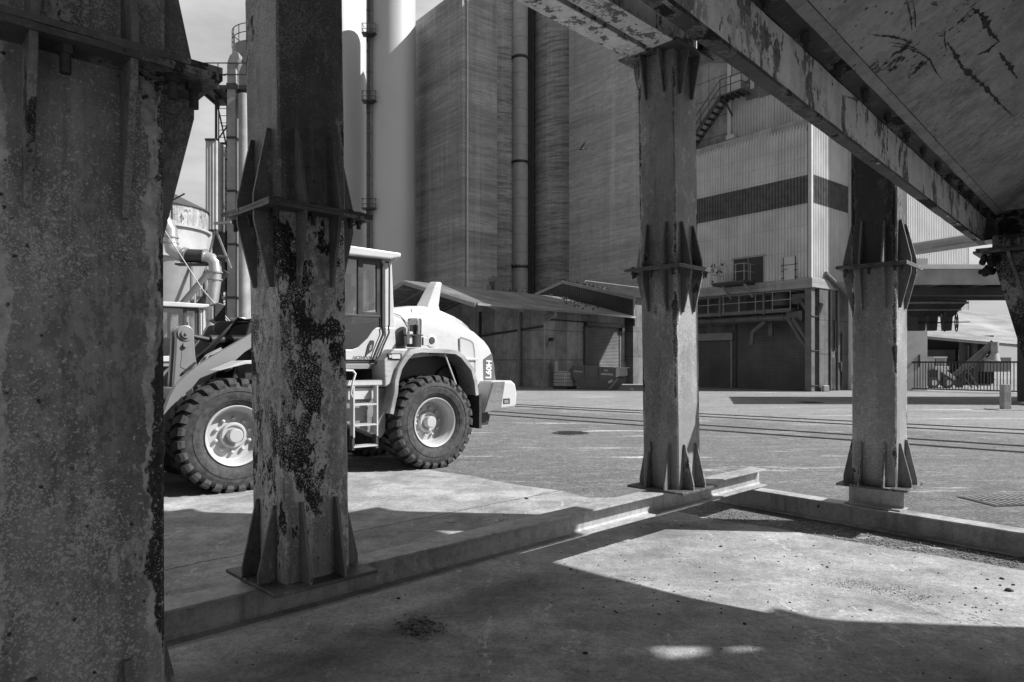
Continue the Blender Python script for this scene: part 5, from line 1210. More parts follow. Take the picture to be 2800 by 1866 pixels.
def silo(px0, px1, Y, hgt, label, mat, name='concrete_silo', grp=None):
    x = pxX((px0 + px1) / 2, Y); r = (px1 - px0) / 2 / F_ * Y * .995; m = MB()
    m.lathe([(.001, 0), (r, 0), (r, hgt * .2), (r, hgt * .4), (r, hgt * .6), (r, hgt * .8), (r, hgt), (r - .4, hgt + .01), (.001, hgt + r * .18)], 72); o = m.build(name, mat, None, smooth=30); o.location = (x, Y, 0)
    return tag(o, label, 'silo', grp)
silo(1240, 1443, 84, 47, 'concrete silo cylinder half hidden by the square tower, left of the white duct', M['concrete_silo'], 'concrete_silo', 'concrete silos of the bank')
silo(1453, 1640, 84, 47, 'stained concrete silo cylinder just right of the white duct', M['concrete_silo'], 'concrete_silo', 'concrete silos of the bank')
wp = Vector((pxX(1556, 78), 78, 0)); m = MB(); pts = [wp, wp - d1 * 13.5, wp - d1 * 13.5 + d2b * 9, wp + d2b * 9]
m.prism([(p.x, p.y) for p in pts], 0, 56, 'z'); tag(m.build('concrete_bin', M['concrete_bin'], None, loc=wp), 'broad flat concrete bin wall with slanting pour bands behind the grey column', 'silo')
dz = 80.5; dx = pxX(1422, dz); duct = thing('white_duct', 'white vertical duct with collars running up between the concrete silos', 'duct', (dx, dz, 0))
m = MB(); r = 21.5 / F_ * dz
zs = [0, 10.9, 11.1, 24.4, 24.6, 38.0, 38.2, 56]
m.lathe([(r, 0), (r, 47)], 28); m.build('pipe', M['white_metal'], duct, smooth=40)
zz = [CAMP.z + (HY_ - y) / F_ * dz for y in (732, 446, 162)]
for z in zz:
    m = MB(); m.lathe([(r, z - .12), (r + .12, z - .12), (r + .12, z + .12), (r, z + .12)], 28); m.beam((r, .2, z), (r + .9, .2, z), .12, .12); m.build('collar', M['dark_metal'], duct, smooth=30)
z = 2
while z < 47:
    m = MB(); m.lathe([(r + .012, z), (r + .012, z + .06)], 28); z += 2.1; m.build('joint_ring', M['grey_metal'], duct)
m = MB(); m.cyl((r + .55, 1.2, 0), (r + .55, 1.2, 47), .16, 8); m.build('side_pipe', M['dark_metal'], duct)
m = MB(); m.bx((dx + r + .02, 81.6, 0), (dx + r + .75, 83.5, 47)); tag(m.build('slot_panel', M['black'], None, loc=(dx + r + .02, 81.6, 0)), 'dark vertical slot panel in the joint between the two concrete silos', 'panel')  # black sheet put in for the shade of the recess
m = MB(); m.bx((dx - r - .55, 81.2, 0), (dx - r - .25, 82.0, 47)); tag(m.build('cable_tray', M['dark_metal'], None, loc=(dx - r - .55, 81.2, 0)), 'dark cable tray left of the white duct on the concrete silo', 'cable tray')
# smooth steel silos
silo(1019, 1136, 74.6, 41.6, 'smooth pale steel silo beside the square tower, partly shadowed by it', M['steel_silo'], 'steel_silo', 'smooth steel silos')
silo(806, 1003, 79, 47, 'smooth pale steel silo left of the caged ladder, right behind the peeling column', M['steel_silo'], 'steel_silo', 'smooth steel silos')
cl = thing('caged_ladder', 'tall caged ladder with small platforms between the two smooth steel silos', 'ladder', (pxX(1012, 73.2), 73.2, 0))
m = MB(); m.bx((-.42, .3, 0), (.42, .9, 44)); m.build('back_panel', M['grey_metal'], cl)
m = MB(); m.bx((-.30, 0, 0), (-.24, .1, 44)); m.bx((.24 - .4, 0, 0), (.30 - .4, .1, 44)); z = 1
while z < 44: m.bx((-.3, .03, z), (-.12, .07, z + .05)); z += .55
m.build('ladder', M['dark_metal'], cl)
m = MB(); z = 2
while z < 44: m.tube([(-.38, 0, z), (-.30, -.45, z), (.05, -.45, z), (.10, 0, z)], .03, 5); z += 2.2
for x, y in ((-.30, -.45), (.05, -.45)): m.cyl((x, y, 2), (x, y, 44), .025, 5)
m.build('cage', M['dark_metal'], cl)
for y in (1160, 715, 575, 283, 100, -80):
    z = CAMP.z + (HY_ - y) / F_ * 73.2
    if z < 5: continue
    m = MB(); m.bx((-.75, -.8, z), (.75, .2, z + .12))
    for dz_ in (.5, 1.05): m.tube([(-.7, .1, z + dz_), (-.7, -.75, z + dz_), (.7, -.75, z + dz_), (.7, .1, z + dz_)], .035, 5)
    for x in (-.7, 0, .7): m.cyl((x, -.75, z), (x, -.75, z + 1.05), .035, 5)
    m.beam((-.3, -.7, z), (-.3, .3, z - 1.), .08, .08); m.build('platform', M['dark_metal'], cl)

# ================================================================== LEFT PLANT
YT = 40.0
def L_(px, py, Y=YT): return atZ(px, py, Y)
st = thing('ladder_tower', 'lattice steel tower with ladder, railed top platform and bracing, behind the peeling column', 'tower', (pxX(630, YT), YT, 0))
x0, x1 = pxX(591, YT), pxX(672, YT); zt = CAMP.z + (HY_ - 262) / F_ * YT
m = MB()
for x in (x0, x1 + .6):
    for y in (YT, YT + 1.6): m.beam((x, y, 0), (x, y, zt), .11, .11, (0, 1, 0))
m.build('post', M['dark_metal'], st, world=True)
m = MB(); zz = zt - .2; k = 0
while zz > 1:
    m.beam((x0, YT, zz), (x1 + .6, YT, zz), .08, .12); m.beam((x0, YT + 1.6, zz), (x1 + .6, YT + 1.6, zz), .08, .12)
    a, b = (x0, x1) if k % 2 else (x1, x0)
    m.beam((a, YT - .02, zz), (b, YT - .02, zz - 2.55), .06, .06); m.beam((x0 + (x1 - x0) * .0, YT + .8, zz - 1.3), (x1, YT + .8, zz - 1.3), .05, .05); m.beam((x0, YT, zz), (x0, YT + 1.6, zz - 2.55), .07, .07); m.beam((b, YT + 1.6, zz), (a, YT + 1.6, zz - 2.55), .07, .07); zz -= 2.6; k += 1
m.build('bracing', M['dark_metal'], st, world=True)
lx0, lx1 = pxX(600, YT), pxX(628, YT); m = MB()
for x in (lx0, lx1): m.beam((x, YT - .1, 1), (x, YT - .1, zt + 1), .05, .06, (0, 1, 0))
z = 1.
while z < zt + .8: m.beam((lx0, YT - .1, z), (lx1, YT - .1, z), .03, .03); z += .42
m.build('ladder', M['dark_metal'], st, world=True)
a = L_(562, 250); px0 = a.x; m = MB(); m.bx((px0, YT - 1.0, zt), (x1 + 1.5, YT + 1.6, zt + .22))
for k in range(5): m.beam((px0 + .1 + k * .7, YT - 1, zt - .06), (px0 + .1 + k * .7, YT + 1.6, zt - .06), .1, .14)
m.build('platform', M['dark_metal'], st, world=True)
m = MB()
for dz_ in (.62, 1.28): m.tube([(px0, YT + 1.5, zt + .2 + dz_), (px0, YT - .98, zt + .2 + dz_), (x1 + 1.5, YT - .98, zt + .2 + dz_)], .035, 6)
for x in (px0, px0 + 1.15, px0 + 2.3, px0 + 3.4): m.tube([(x, YT - .98, zt), (x, YT - .98, zt + 1.5)], .035, 6)
m.tube([(px0, YT + 1.5, zt), (px0, YT + 1.5, zt + 1.5)], .035, 6); m.build('railing', M['dark_metal'], st, world=True)
# square white duct of the elevator leg
el = thing('elevator_leg', 'pale square elevator duct with bolted joints rising beside the lattice tower', 'duct', (pxX(640, YT - .4), YT - .4, 0))
ex0, ex1 = pxX(630, YT - .5), pxX(652, YT - .5); zt2 = CAMP.z + (HY_ - 195) / F_ * (YT - .5)
m = MB(); m.bx((ex0, YT - .95, .2), (ex1, YT - .45, zt2)); m.build('duct', M['duct_grey'], el, world=True)  # shaded side of the duct, its shade put into the grey colour
m = MB(); m.bx((ex1 + .02, YT - .40, .2), (ex1 + .45, YT + .2, zt2 - 2)); m.build('duct', M['white_metal'], el, world=True)  # sunlit side of the duct, brightness put into the paler colour
z = 2.3
while z < zt2:
    m = MB(); m.bx((ex0 - .04, YT - .99, z), (ex1 + .04, YT - .41, z + .13)); z += 3.05; m.build('joint_flange', M['dark_metal'], el, world=True)
m = MB(); m.prism([(ex0 - .02, zt2 - .02), (ex1 + .02, zt2 - .02), (ex1 + .25, zt2 + .55), (ex1 + .2, zt2 + .85), (ex1 - .05, zt2 + .95), (ex0 + .15, zt2 + .7), (ex0 + .02, zt2 + .35)][::-1], YT - .97, YT - .43, 'y'); m.build('head_cover', M['grey_metal'], el, world=True, bevel=.03)
# grey round tank with a rail above, clad shaft left of it
rt = thing('round_tank', 'grey round tank with a ring railing above the lattice tower platform', 'tank', (pxX(720, 46), 46, 0)); rr = (720 - 641) / F_ * 46
zt3 = CAMP.z + (HY_ - 108) / F_ * (46 - rr); zb3 = CAMP.z + (HY_ - 300) / F_ * 46
m = MB(); m.lathe([(.001, zb3 - 5), (rr, zb3 - 5), (rr, zt3), (.001, zt3 + .3)], 48); m.build('shell', M['grey_metal'], rt, smooth=40)
m = MB()
for dz_ in (.55, 1.1): m.lathe([(rr - .02, zt3 + dz_ - .03), (rr + .03, zt3 + dz_), (rr - .02, zt3 + dz_ + .03)], 48)
for k in range(18): a = k * math.pi / 9; m.cyl((rr * math.cos(a), rr * math.sin(a), zt3), (rr * math.cos(a), rr * math.sin(a), zt3 + 1.1), .03, 5)
m.build('railing', M['dark_metal'], rt)
m = MB(); m.bx((-rr * .55, -rr * .55, 0), (rr * .55, rr * .55, zb3 - 5)); m.build('support', M['grey_metal'], rt)
cb = thing('clad_shaft', 'narrow shaft clad in ribbed sheet hanging left of the lattice tower', 'shaft', (pxX(575, 38.6), 38.6, 0))
a = L_(562, 628, 38.6); b = L_(591, 383, 38.6); m = MB(); m.corr((a.x, 38.6, 0), (1, 0, 0), b.x - a.x, a.z, b.z, Vector((0, -1, 0)), .155, .03); m.bx((a.x, 38.62, a.z), (b.x, 40.2, b.z)); m.build('cladding', M['clad_up'], cb, world=True)
m = MB(); m.beam((a.x, 38.55, b.z), (b.x, 38.55, b.z), .1, .12); m.bx((a.x - .02, 38.55, a.z - .1), (b.x + .1, 38.7, a.z)); m.build('edge_trim', M['dark_metal'], cb, world=True)
m = MB(); m.bx((a.x + .25, 38.9, a.z - 3.4), (b.x + .35, 40, a.z - .1)); m.build('lower_box', M['dark_metal'], cb, world=True)
m = MB()
for pa, pb in (((590, 628), (632, 735)), ((590, 628), (560, 740))): m.beam(L_(*pa, 38.5), L_(*pb, 38.5), .1, .1)
m.beam(L_(585, 612, 38.4), L_(632, 608, 38.4), .12, .14); m.build('brace', M['grey_metal'], cb, world=True)
# cone-roofed cyclone silo, half hidden by the first column
YS = 36.0; sx = pxX(440, YS); rs = pxX(558, YS) - sx
cy_ = thing('cone_roof_silo', 'round white silo with cone roof and stained collar, half hidden by the nearest column', 'silo', (sx, YS, 0))
zz = lambda py, Y=YS: CAMP.z + (HY_ - py) / F_ * Y
ze, zc1, zw0 = zz(548, YS - rs), zz(605, YS - rs), zz(690, YS - rs)
m = MB(); m.lathe([(rs + .02, ze), (rs + .02, zc1)], 40); m.build('collar', rusty('stained_collar', .3, .7, 0, .9, None, dark=.08, light=.5, spread=.4), cy_, smooth=30)
m = MB(); m.lathe([(rs + .10, ze - .02), (rs + .1, ze + .05), (rs * .5, ze + .66), (.001, ze + 1.3)], 24); m.build('cone_roof', M['dark_sheet'], cy_)
m = MB(); m.lathe([(rs - .02, zc1 + .02), (rs + .14, zc1 + .0), (rs + .14, zc1 - .10), (rs, zc1 - .12), (rs, zw0), (rs + .06, zw0 - .02), (rs + .06, zw0 - .1), (rs - .05, zw0 - .12), (.5, zw0 - 4.6)], 40); m.build('shell', M['shell_grey'], cy_, smooth=30)
m = MB()
for k in range(8): a_ = k * math.pi / 4 + .4; m.cyl(((rs - .1) * math.cos(a_), (rs - .1) * math.sin(a_), 0), ((rs - .1) * math.cos(a_), (rs - .1) * math.sin(a_), zw0), .10, 8)
m.build('leg', M['grey_metal'], cy_, smooth=40)
m = MB(); m.beam(L_(470, 545, YS - rs - .3), L_(470, 600, YS - rs - .3), .06, .06, (0, 1, 0)); m.beam(L_(450, 560, YS - rs - .3), L_(505, 530, YS - rs - .3), .06, .06); m.build('roof_stay', M['dark_metal'], cy_, world=True)
# bright ducts in front of it
YD = 33.0; du = thing('exhaust_duct', 'shiny bent exhaust duct with a dark fan in its middle above the second loader', 'duct', (pxX(520, YD), YD, 0))
def ductp(pts, r, mat, name): m = MB(); m.tube([L_(x, y, YD) for x, y in pts], r, 16); return m.build(name, mat, du, smooth=50, world=True)
def ccx(x, y): return 440 + x / 3.564, 480 + y / 3.564
ductp([ccx(*p) for p in ((30, 440), (90, 540), (95, 640), (110, 720), (180, 770), (245, 785))], .33, M['duct'], 'bend')
ductp([ccx(*p) for p in ((240, 785), (300, 785), (425, 790))], .33, M['dark_metal'], 'fan_body')
ductp([ccx(*p) for p in ((430, 800), (490, 815), (525, 860), (530, 960))], .30, M['duct'], 'bend')
ductp([ccx(*p) for p in ((530, 960), (525, 1050), (490, 1300), (470, 1640))], .28, M['duct'], 'down_duct')
for p, q, r in (((95, 600), (95, 612), .37), ((96, 655), (96, 667), .37), ((215, 775), (228, 778), .38), ((245, 782), (255, 784), .38), ((425, 790), (440, 792), .37), ((530, 940), (530, 952), .34), ((528, 1010), (528, 1022), .34), ((488, 1310), (486, 1322), .33), ((480, 1400), (479, 1415), .33)):
    m = MB(); m.cyl(L_(*ccx(*p), YD), L_(*ccx(*q), YD), r, 18); m.build('clamp_ring', M['galv'], du, smooth=40, world=True)
m = MB(); m.box(L_(*ccx(310, 840), YD) + Vector((0, 0, -.15)), (1.5, .5, .08)); m.cyl(L_(*ccx(560, 800), YD), L_(*ccx(640, 815), YD), .14, 12); m.build('fan_bracket', M['dark_metal'], du, world=True)
inc = thing('inclined_pipe', 'inclined pale pipe running down behind the shiny duct', 'pipe', L_(*ccx(210, 1250), 35))
m = MB(); m.tube([L_(*ccx(480, 930), 34.5), L_(*ccx(200, 1260), 34.5), L_(*ccx(120, 1360), 34.5)], .16, 12); m.build('pipe', M['galv'], inc, smooth=40, world=True)
m = MB(); m.tube([L_(*ccx(640, 940), 35), L_(*ccx(360, 1280), 35)], .17, 12); m.build('pipe', M['dark_metal'], inc, smooth=40, world=True)
# cable stay crossing in front
m = MB(); m.tube([L_(450, 630, 26), L_(552, 790, 24), L_(650, 905, 22)], .022, 6); m.tube([L_(552, 792, 24), L_(642, 905, 22)], .018, 6)
tag(m.build('steel_cable', M['white_metal'], None, loc=L_(552, 790, 24)), 'pale taut steel cable slanting down across the shiny duct', 'cable')
# steelwork and pipes of the plant behind, low wall at its foot
fr = thing('plant_frame', 'dark steelwork and pipes of the plant seen low between the two nearest columns', 'frame', (pxX(600, 48), 48, 0))
m = MB()
for px in (470, 520, 560, 605, 622, 660, 676, 700, 740): m.beam(L_(px, 1060, 48) * 1, L_(px, 690 + (px * 7) % 60, 48), .22, .22, (0, 1, 0))
m.build('post', M['dark_metal'], fr, world=True)
m = MB()
for y, xa, xb in ((770, 500, 700), (815, 480, 700), (850, 500, 690), (900, 455, 690), (1010, 440, 760)): m.beam(L_(xa, y, 48), L_(xb, y, 48), .2, .2)
for k in range(14): m.beam(L_(530 + k * 4, 790, 48.2), L_(530 + k * 4, 840, 48.2), .05, .05, (0, 1, 0))
m.build('girder', M['grey_metal'], fr, world=True)
m = MB(); m.bx((pxX(380, 52), 52, 0), (pxX(900, 52), 53, 4.2)); tag(m.build('yard_wall', M['shed_wall'], None, loc=(pxX(380, 52), 52, 0)), 'low concrete wall behind the two wheel loaders', 'wall')
m = MB(); m.bx((-.45, -.3, 0), (.45, .3, .5)); 
pbx = thing('white_pipe', 'pale round column pipe right of the elevator duct', 'pipe', (pxX(668, 39), 39, 0)); m = MB(); m.cyl((0, 0, 0), (0, 0, 17), .32, 16); m.build('pipe', M['duct_grey'], pbx, smooth=40)
m = MB(); m.cyl((-.7, -.2, 4.2), (.5, -.2, 4.1), .06, 8); m.build('tie', M['white_metal'], pbx)

# ================================================================== RIGHT BACKGROUND: conveyor bridge, chutes, far shed
br = thing('conveyor_bridge', 'broad dark conveyor bridge with a pale top edge crossing at the right', 'bridge', (20, 27, 0))
zt_, zg, xb0, xb1 = 5.53, 4.78, 15.2, 46
m = MB(); m.bx((xb0, 27, zg), (xb1, 27.25, zt_ - .15)); m.bx((17.0, 32.8, zg), (xb1, 33.05, zt_ - .15)); m.build('side_girder', M['grey_metal'], br, world=True)
m = MB(); m.prism([(xb0 - .1, 26.9), (xb1, 26.9), (xb1, 33.2), (16.9, 33.2)], zt_ - .15, zt_ + .02, 'z'); m.build('deck', M['white_metal'], br, world=True)
m = MB()
for k in range(16): m.bx((xb0 + 2.0 + k * 1.9, 27.25, zg + .05), (xb0 + 2.2 + k * 1.9, 32.8, zg + .4))
m.bx((xb0 + .9, 29, zg - .25), (xb1, 29.3, zg + .1)); m.bx((xb0 + 1.5, 31, zg - .25), (xb1, 31.3, zg + .1)); m.build('cross_beam', M['dark_metal'], br, world=True)
for x in (20.35, 34):
    m = MB(); m.bx((x, 26.9, 0), (x + .6, 27.5, zg)); m.build('post', M['dark_metal'], br, world=True)
    m = MB(); m.bx((x - .3, 26.5, 0), (x + 1.2, 27.9, .12)); m.build('post_foot', M['sill'], br, world=True)
for xx in (17.2, 40):
    m = MB(); m.bx((xx, 32.3, 0), (xx + .6, 32.9, zg)); m.build('post', M['dark_metal'], br, world=True)
for k, (px, lbl) in enumerate(((2495, 'hidden nearly behind the rusty black column'), (2516, 'second from the left under the bridge'), (2548, 'third from the left, beside the big hand wheel'), (2588, 'rightmost under the bridge'))):
    Y = 31.5 + .3 * k; c = Vector((pxX(px, Y), Y, zg - .1)); s_ = .55
    ch = thing('loading_chute', 'dark tapered loading chute, ' + lbl, 'chute', c, R(-12), 'chutes under the conveyor bridge')
    h1, h2 = zz(832, Y) - c.z, zz(868, Y) - c.z; h3 = zz(905, Y) - c.z
    def fr4(w, h): return [Vector((-w, -w, h)), Vector((w, -w, h)), Vector((w, w, h)), Vector((-w, w, h))]
    m = MB(); rows = [fr4(.62, .05), fr4(.62, h1), fr4(.20, h2), fr4(.16, h3)]
    for r_ in rows: m.v += r_
    for i in range(3):
        for q in range(4): m.f.append((4 * i + q, 4 * i + (q + 1) % 4, 4 * i + 4 + (q + 1) % 4, 4 * i + 4 + q))
    m.build('chute', M['dark_metal'], ch)
    m = MB(); 
    for q in range(4): a_, b_ = fr4(.65, h1)[q], fr4(.65, h1)[(q + 1) % 4]; m.beam(a_, b_, .1, .08); a_, b_ = fr4(.43, (h1 + h2) / 2)[q], fr4(.43, (h1 + h2) / 2)[(q + 1) % 4]; m.beam(a_, b_, .08, .06)
    m.build('rib', M['grey_metal'], ch)
    if k in (1, 2):
        m = MB(); rr_ = .42; ctr_ = Vector((.75, -.75, h3 + .35))
        m.tube([ctr_ + Vector((.12 * math.cos(a * math.pi / 10) , rr_ * math.cos(a * math.pi / 10) * .35, rr_ * math.sin(a * math.pi / 10))) for a in range(21)], .025, 6, False)
        for a in range(3): q = Vector((.12 * math.cos(a * math.pi / 3), rr_ * .35 * math.cos(a * math.pi / 3), rr_ * math.sin(a * math.pi / 3))); m.tube([ctr_ - q, ctr_ + q], .018, 5)
        m.tube([Vector((-.2, -.3, h3 + .35)), ctr_ + Vector((.5, -.1, 0))], .02, 5); m.build('hand_wheel', M['black'], ch)
pier = thing('concrete_pier', 'tall sunlit concrete pier with a dark slot behind the rusty black column', 'pier', (pxX(2512, 41.3), 41.3, 0))
m = MB(); m.bx((pxX(2440, 41.3), 41.3, 0), (pxX(2536, 41.3), 43, 8)); m.build('shaft', M['pier'], pier, world=True)
m = MB(); a = atZ(2512, 970, 41.28); b = atZ(2515, 1003, 41.28); m.bx((a.x, 41.27, b.z), (b.x + .02, 41.299, a.z)); m.build('slot', M['black'], pier, world=True)
# bright sheeted building beyond the bridge
M['bright_sheet'] = sheet('bright_sheet', .62, .06)
bb_ = thing('bright_building', 'bright corrugated building above the conveyor bridge, sun full on its side', 'building', (pxX(2560, 92), 92, 0))
xe = pxX(2647, 92); ang = Vector((.91, .41, 0)); nrm_ = Vector((.41, -.91, 0)); e1 = Vector((xe, 92, 0)); m = MB(); m.corr(e1 - ang * 24, ang, 24, 4, 42, nrm_, .34, .09); m.build('cladding', M['bright_sheet'], bb_, world=True)
m = MB(); m.prism([(p.x, p.y) for p in (e1 - ang * 24 - nrm_ * .05, e1 - nrm_ * .05, e1 - nrm_ * 9, e1 - ang * 24 - nrm_ * 9)], 0, 42, 'z'); m.build('wall', M['sill'], bb_, world=True)
m = MB(); m.beam(e1 - ang * .02 + nrm_ * .03 + Vector((0, 0, 4)), e1 - ang * .02 + nrm_ * .03 + Vector((0, 0, 42)), .14, .14, (1, 0, 0)); m.build('corner_trim', M['white_metal'], bb_, world=True)
m = MB(); m.tube([atZ(2500, 680, 50), atZ(2620, 662, 46), atZ(2740, 645, 42)], .42, 14); m.tube([atZ(2500, 692, 49.8), atZ(2740, 657, 41.8)], .16, 8); tag(m.build('overhead_pipe', M['grey_metal'], None, smooth=40, loc=atZ(2500, 680, 50)), 'thick grey pipe slanting across the bright corrugated building', 'pipe')
# far shed
fs = thing('far_shed', 'long far shed with a broad weathered roof and dark open front beyond the railing', 'shed', (pxX(2660, 56), 56, 0))
ev0, ev1 = atZ(2440, 913, 56), atZ(2830, 948, 50); rd0, rd1 = atZ(2560, 838, 78), atZ(2900, 884, 72)
m = MB(); L = (ev1 - ev0); m.add([ev0, ev1, rd1, rd0], [(0, 1, 2, 3)]); m.add([p - Vector((0, 0, .12)) for p in (ev0, ev1, rd1, rd0)], [(3, 2, 1, 0)])
for k in range(60):
    t = k / 59; a = ev0.lerp(ev1, t); b = rd0.lerp(rd1, t); m.beam(a + Vector((0, 0, .03)), b + Vector((0, 0, .03)), .12, .05)
m.build('roof', M['roof'], fs, world=True)
m = MB(); m.beam(ev0 + Vector((0, -.1, -.1)), ev1 + Vector((0, -.1, -.1)), .16, .16); m.build('gutter', M['galv'], fs, world=True)
bk0, bk1 = ev0.xy.to_3d() + Vector((.5, 5, 0)), ev1.xy.to_3d() + Vector((.5, 5, 0))
m = MB(); m.add([bk0, bk1, bk1 + Vector((0, 0, 3.9)), bk0 + Vector((0, 0, 3.9))], [(0, 1, 2, 3)]); m.build('back_wall', M['dark_metal'], fs, world=True)
for t in (.02, .55, .62, .98):
    p = ev0.lerp(ev1, t).xy.to_3d() + Vector((0, .4, 0)); m = MB(); m.bx((p.x - .2, p.y - .2, 0), (p.x + .2, p.y + .2, ev0.lerp(ev1, t).z - .1)); m.build('post', M['dark_metal'], fs, world=True)
p = atZ(2625, 1000, 54.5); q = atZ(2640, 1000, 54.5); m = MB(); m.bx((p.x, 54.6, zz(1004, 54.5)), (pxX(2638, 54.5), 54.7, zz(970, 54.5))); m.build('notice_board', M['white_metal'], fs, world=True)
m = MB(); m.bx((p.x, 54.58, zz(970, 54.5)), (pxX(2638, 54.5), 54.7, zz(957, 54.5))); m.build('notice_board', M['grey_metal'], fs, world=True)
m = MB(); m.bx((pxX(2535, 55.4), 55.4, 1.6), (pxX(2612, 55.4), 57.5, zz(957, 55.4))); m.build('silo_bin', M['skip'], fs, world=True)
m = MB(); m.prism([(pxX(2535, 55.5), 1.6), (pxX(2612, 55.5), 1.6), (pxX(2585, 55.5), .5), (pxX(2560, 55.5), .5)][::-1], 55.5, 57.4, 'y'); m.build('silo_bin', M['skip'], fs, world=True)
m = MB(); m.bx((pxX(2690, 52.6), 52.6, 1.0), (pxX(2765, 52.6), 54, 2.1)); m.build('trailer_box', M['grey_metal'], fs, world=True)
m = MB(); m.bx((pxX(2645, 54.9), 54.9, 0), (pxX(2672, 54.9), 55.2, 3.1)); m.build('gate', M['grey_metal'], fs, world=True)
au = thing('grain_auger', 'long slanting auger pipe with a hanging fabric spout in front of the far shed', 'auger', atZ(2606, 1052, 47))
a, b = atZ(2606, 1032, 47), atZ(2719, 935, 45); m = MB(); m.tube([a, b], .2, 12); m.beam(a + Vector((.1, 0, -.3)), a.lerp(b, .8) + Vector((.1, 0, -.35)), .08, .08); m.build('tube', M['pipe_dark'], au, smooth=40, world=True)
m = MB(); m.tube([b, b + Vector((.05, 0, -.7))], .24, 12); m.tube([b + Vector((.05, 0, -.7)), b + Vector((-.05, 0, -1.25))], .2, 12, r1=.40); m.build('spout', M['duct_grey'], au, smooth=40, world=True)
m = MB()
for t in (.15, .3): p = a.lerp(b, t); m.beam(p, Vector((p.x - .2, p.y, 0)), .08, .08, (0, 1, 0)); m.beam(p, Vector((p.x + .5, p.y - .6, 0)), .08, .08, (0, 1, 0))
m.cyl((a.x + .2, 46.6, .35), (a.x + .2, 46.8, .35), .35, 14); m.build('undercarriage', M['black'], au, world=True)
sm_ = thing('small_loader', 'small pale skid loader parked behind the railing by the concrete pier', 'loader', (pxX(2552, 46), 46, 0))
m = MB(); m.bx((-.75, -.5, .35), (.35, .5, 1.25)); m.build('body', M['black'], sm_, bevel=.05)
m = MB(); m.bx((-.2, -.55, 1.2), (.75, -.40, 1.45)); m.prism([(.1, 1.45), (1.15, .75), (1.2, .55), (.95, .6), (.0, 1.2)], -.56, -.42, 'y'); m.build('arm', M['white_metal'], sm_, bevel=.02)
m = MB(); m.bx((-.25, -.5, 1.25), (-.2, .5, 2.0)); m.bx((.5, -.5, 1.25), (.56, .5, 2.0)); m.bx((-.3, -.55, 2.0), (.6, .55, 2.1)); m.bx((-.05, -.52, .5), (.12, -.505, 1.3)); m.build('cab', M['white_metal'], sm_)
for x in (-.4, .55):
    m = MB(); m.cyl((x, -.75, .36), (x, -.45, .36), .36, 20); w_ = m.build('wheel', M['rubber'], sm_, smooth=40); m = MB(); m.cyl((x, -.76, .36), (x, -.751, .36), .19, 16); m.build('rim', M['white_metal'], w_)
# railing in front, bollard
ra = thing('yard_railing', 'dark steel yard railing with thin upright bars at the right', 'railing', (22, 39, 0))
pa, pb_ = atZ(2440, 1067, 1).xy, 0
def gp(px, py): Y = H_ * F_ / (py - HY_); return Vector((pxX(px, Y), Y, 0))
r0, r1 = gp(2440, 1067), gp(2830, 1078); hh = 1.72; n = 46; m = MB()
m.beam(r0 + Vector((0, 0, hh)), r1 + Vector((0, 0, hh)), .09, .09); m.beam(r0 + Vector((0, 0, .12)), r1 + Vector((0, 0, .12)), .06, .07); m.build('rail', M['black'], ra, world=True)
m = MB()
for k in range(n + 1): p = r0.lerp(r1, k / n); m.tube([p + Vector((0, 0, .1)), p + Vector((random.uniform(-.04, .04) * (k % 5 == 2), 0, .8)), p + Vector((0, 0, hh))], .026, 5)
m.build('bars', M['black'], ra, world=True)
bo_ = gp(2749, 1121); m = MB(); m.bx((bo_.x - .13, bo_.y - .12, 0), (bo_.x + .13, bo_.y + .12, .9)); m.bx((bo_.x - .5, bo_.y - .4, 0), (bo_.x + .5, bo_.y + .4, .03)); tag(m.build('bollard', M['sill'], None, bevel=.02, loc=bo_), 'square concrete bollard in front of the yard railing', 'bollard')

# ================================================================== YARD DETAILS
# rails set in the paving (two tracks)
ru = Vector((.66, .751, 0)); rv = Vector((-.751, .66, 0))
def trk(px0, py0, px1, py1):
    a, b = gp(px0, py0), gp(px1, py1); d = (b - a).normalized(); return a - d * 30, b + d * 10, d
rails = [(1900, 1162, 2800, 1221), (1900, 1174.5, 2800, 1238), (1560, 1120, 2330, 1162), (1560, 1114.5, 2330, 1153)]
for k, q in enumerate(rails):
    a, b, d = trk(*q); t = thing('tram_rail', ['far rail of the nearer track in the yard', 'rail closest to the columns, set in the yard paving', 'near rail of the farther track in the yard', 'rail farthest from the columns, close to the buildings'][k], 'rail', a, math.atan2(d.y, d.x), 'rails set in the yard paving')
    L = (b - a).length
    m = MB(); m.bx((0, -.035, 0), (L, .035, .022)); m.build('rail_head', M['rail_steel'], t)
    m = MB(); m.bx((0, -.11, 0), (L, -.036, .006)); m.bx((0, .036, 0), (L, .055, .008)); m.build('groove', M['black'], t)
def cover(px, py, r, label, ell=1.0):
    p = gp(px, py); m = MB(); m.lathe([(.001, .012), (r * .88, .012), (r * .9, .006), (r * .93, .014), (r, .012), (r + .02, .0)], 32)
    for k in range(6): m.bx((-r * .7, -r * .7 + k * r * .28 - .012, .012), (r * .7, -r * .7 + k * r * .28 + .012, .018))
    o = m.build('manhole_cover', M['dark_metal'], None); o.location = p; tag(o, label, 'manhole cover', 'manhole covers in the yard')
cover(1560, 1185, .42, 'dark manhole cover in the asphalt between the loader and the grey column'); cover(2217, 1101, .5, 'round manhole cover in the pale paving in front of the roller gate')
dp = gp(2770, 1370); m = MB(); m.bx((-.5, -.28, .002), (.5, .28, .01)); o = m.build('drain_grate', M['dark_metal'], None); o.location = dp; o.rotation_euler.z = R(8)
tag(o, 'oblong slotted drain grate in the asphalt at the right edge', 'drain grate')
m = MB()
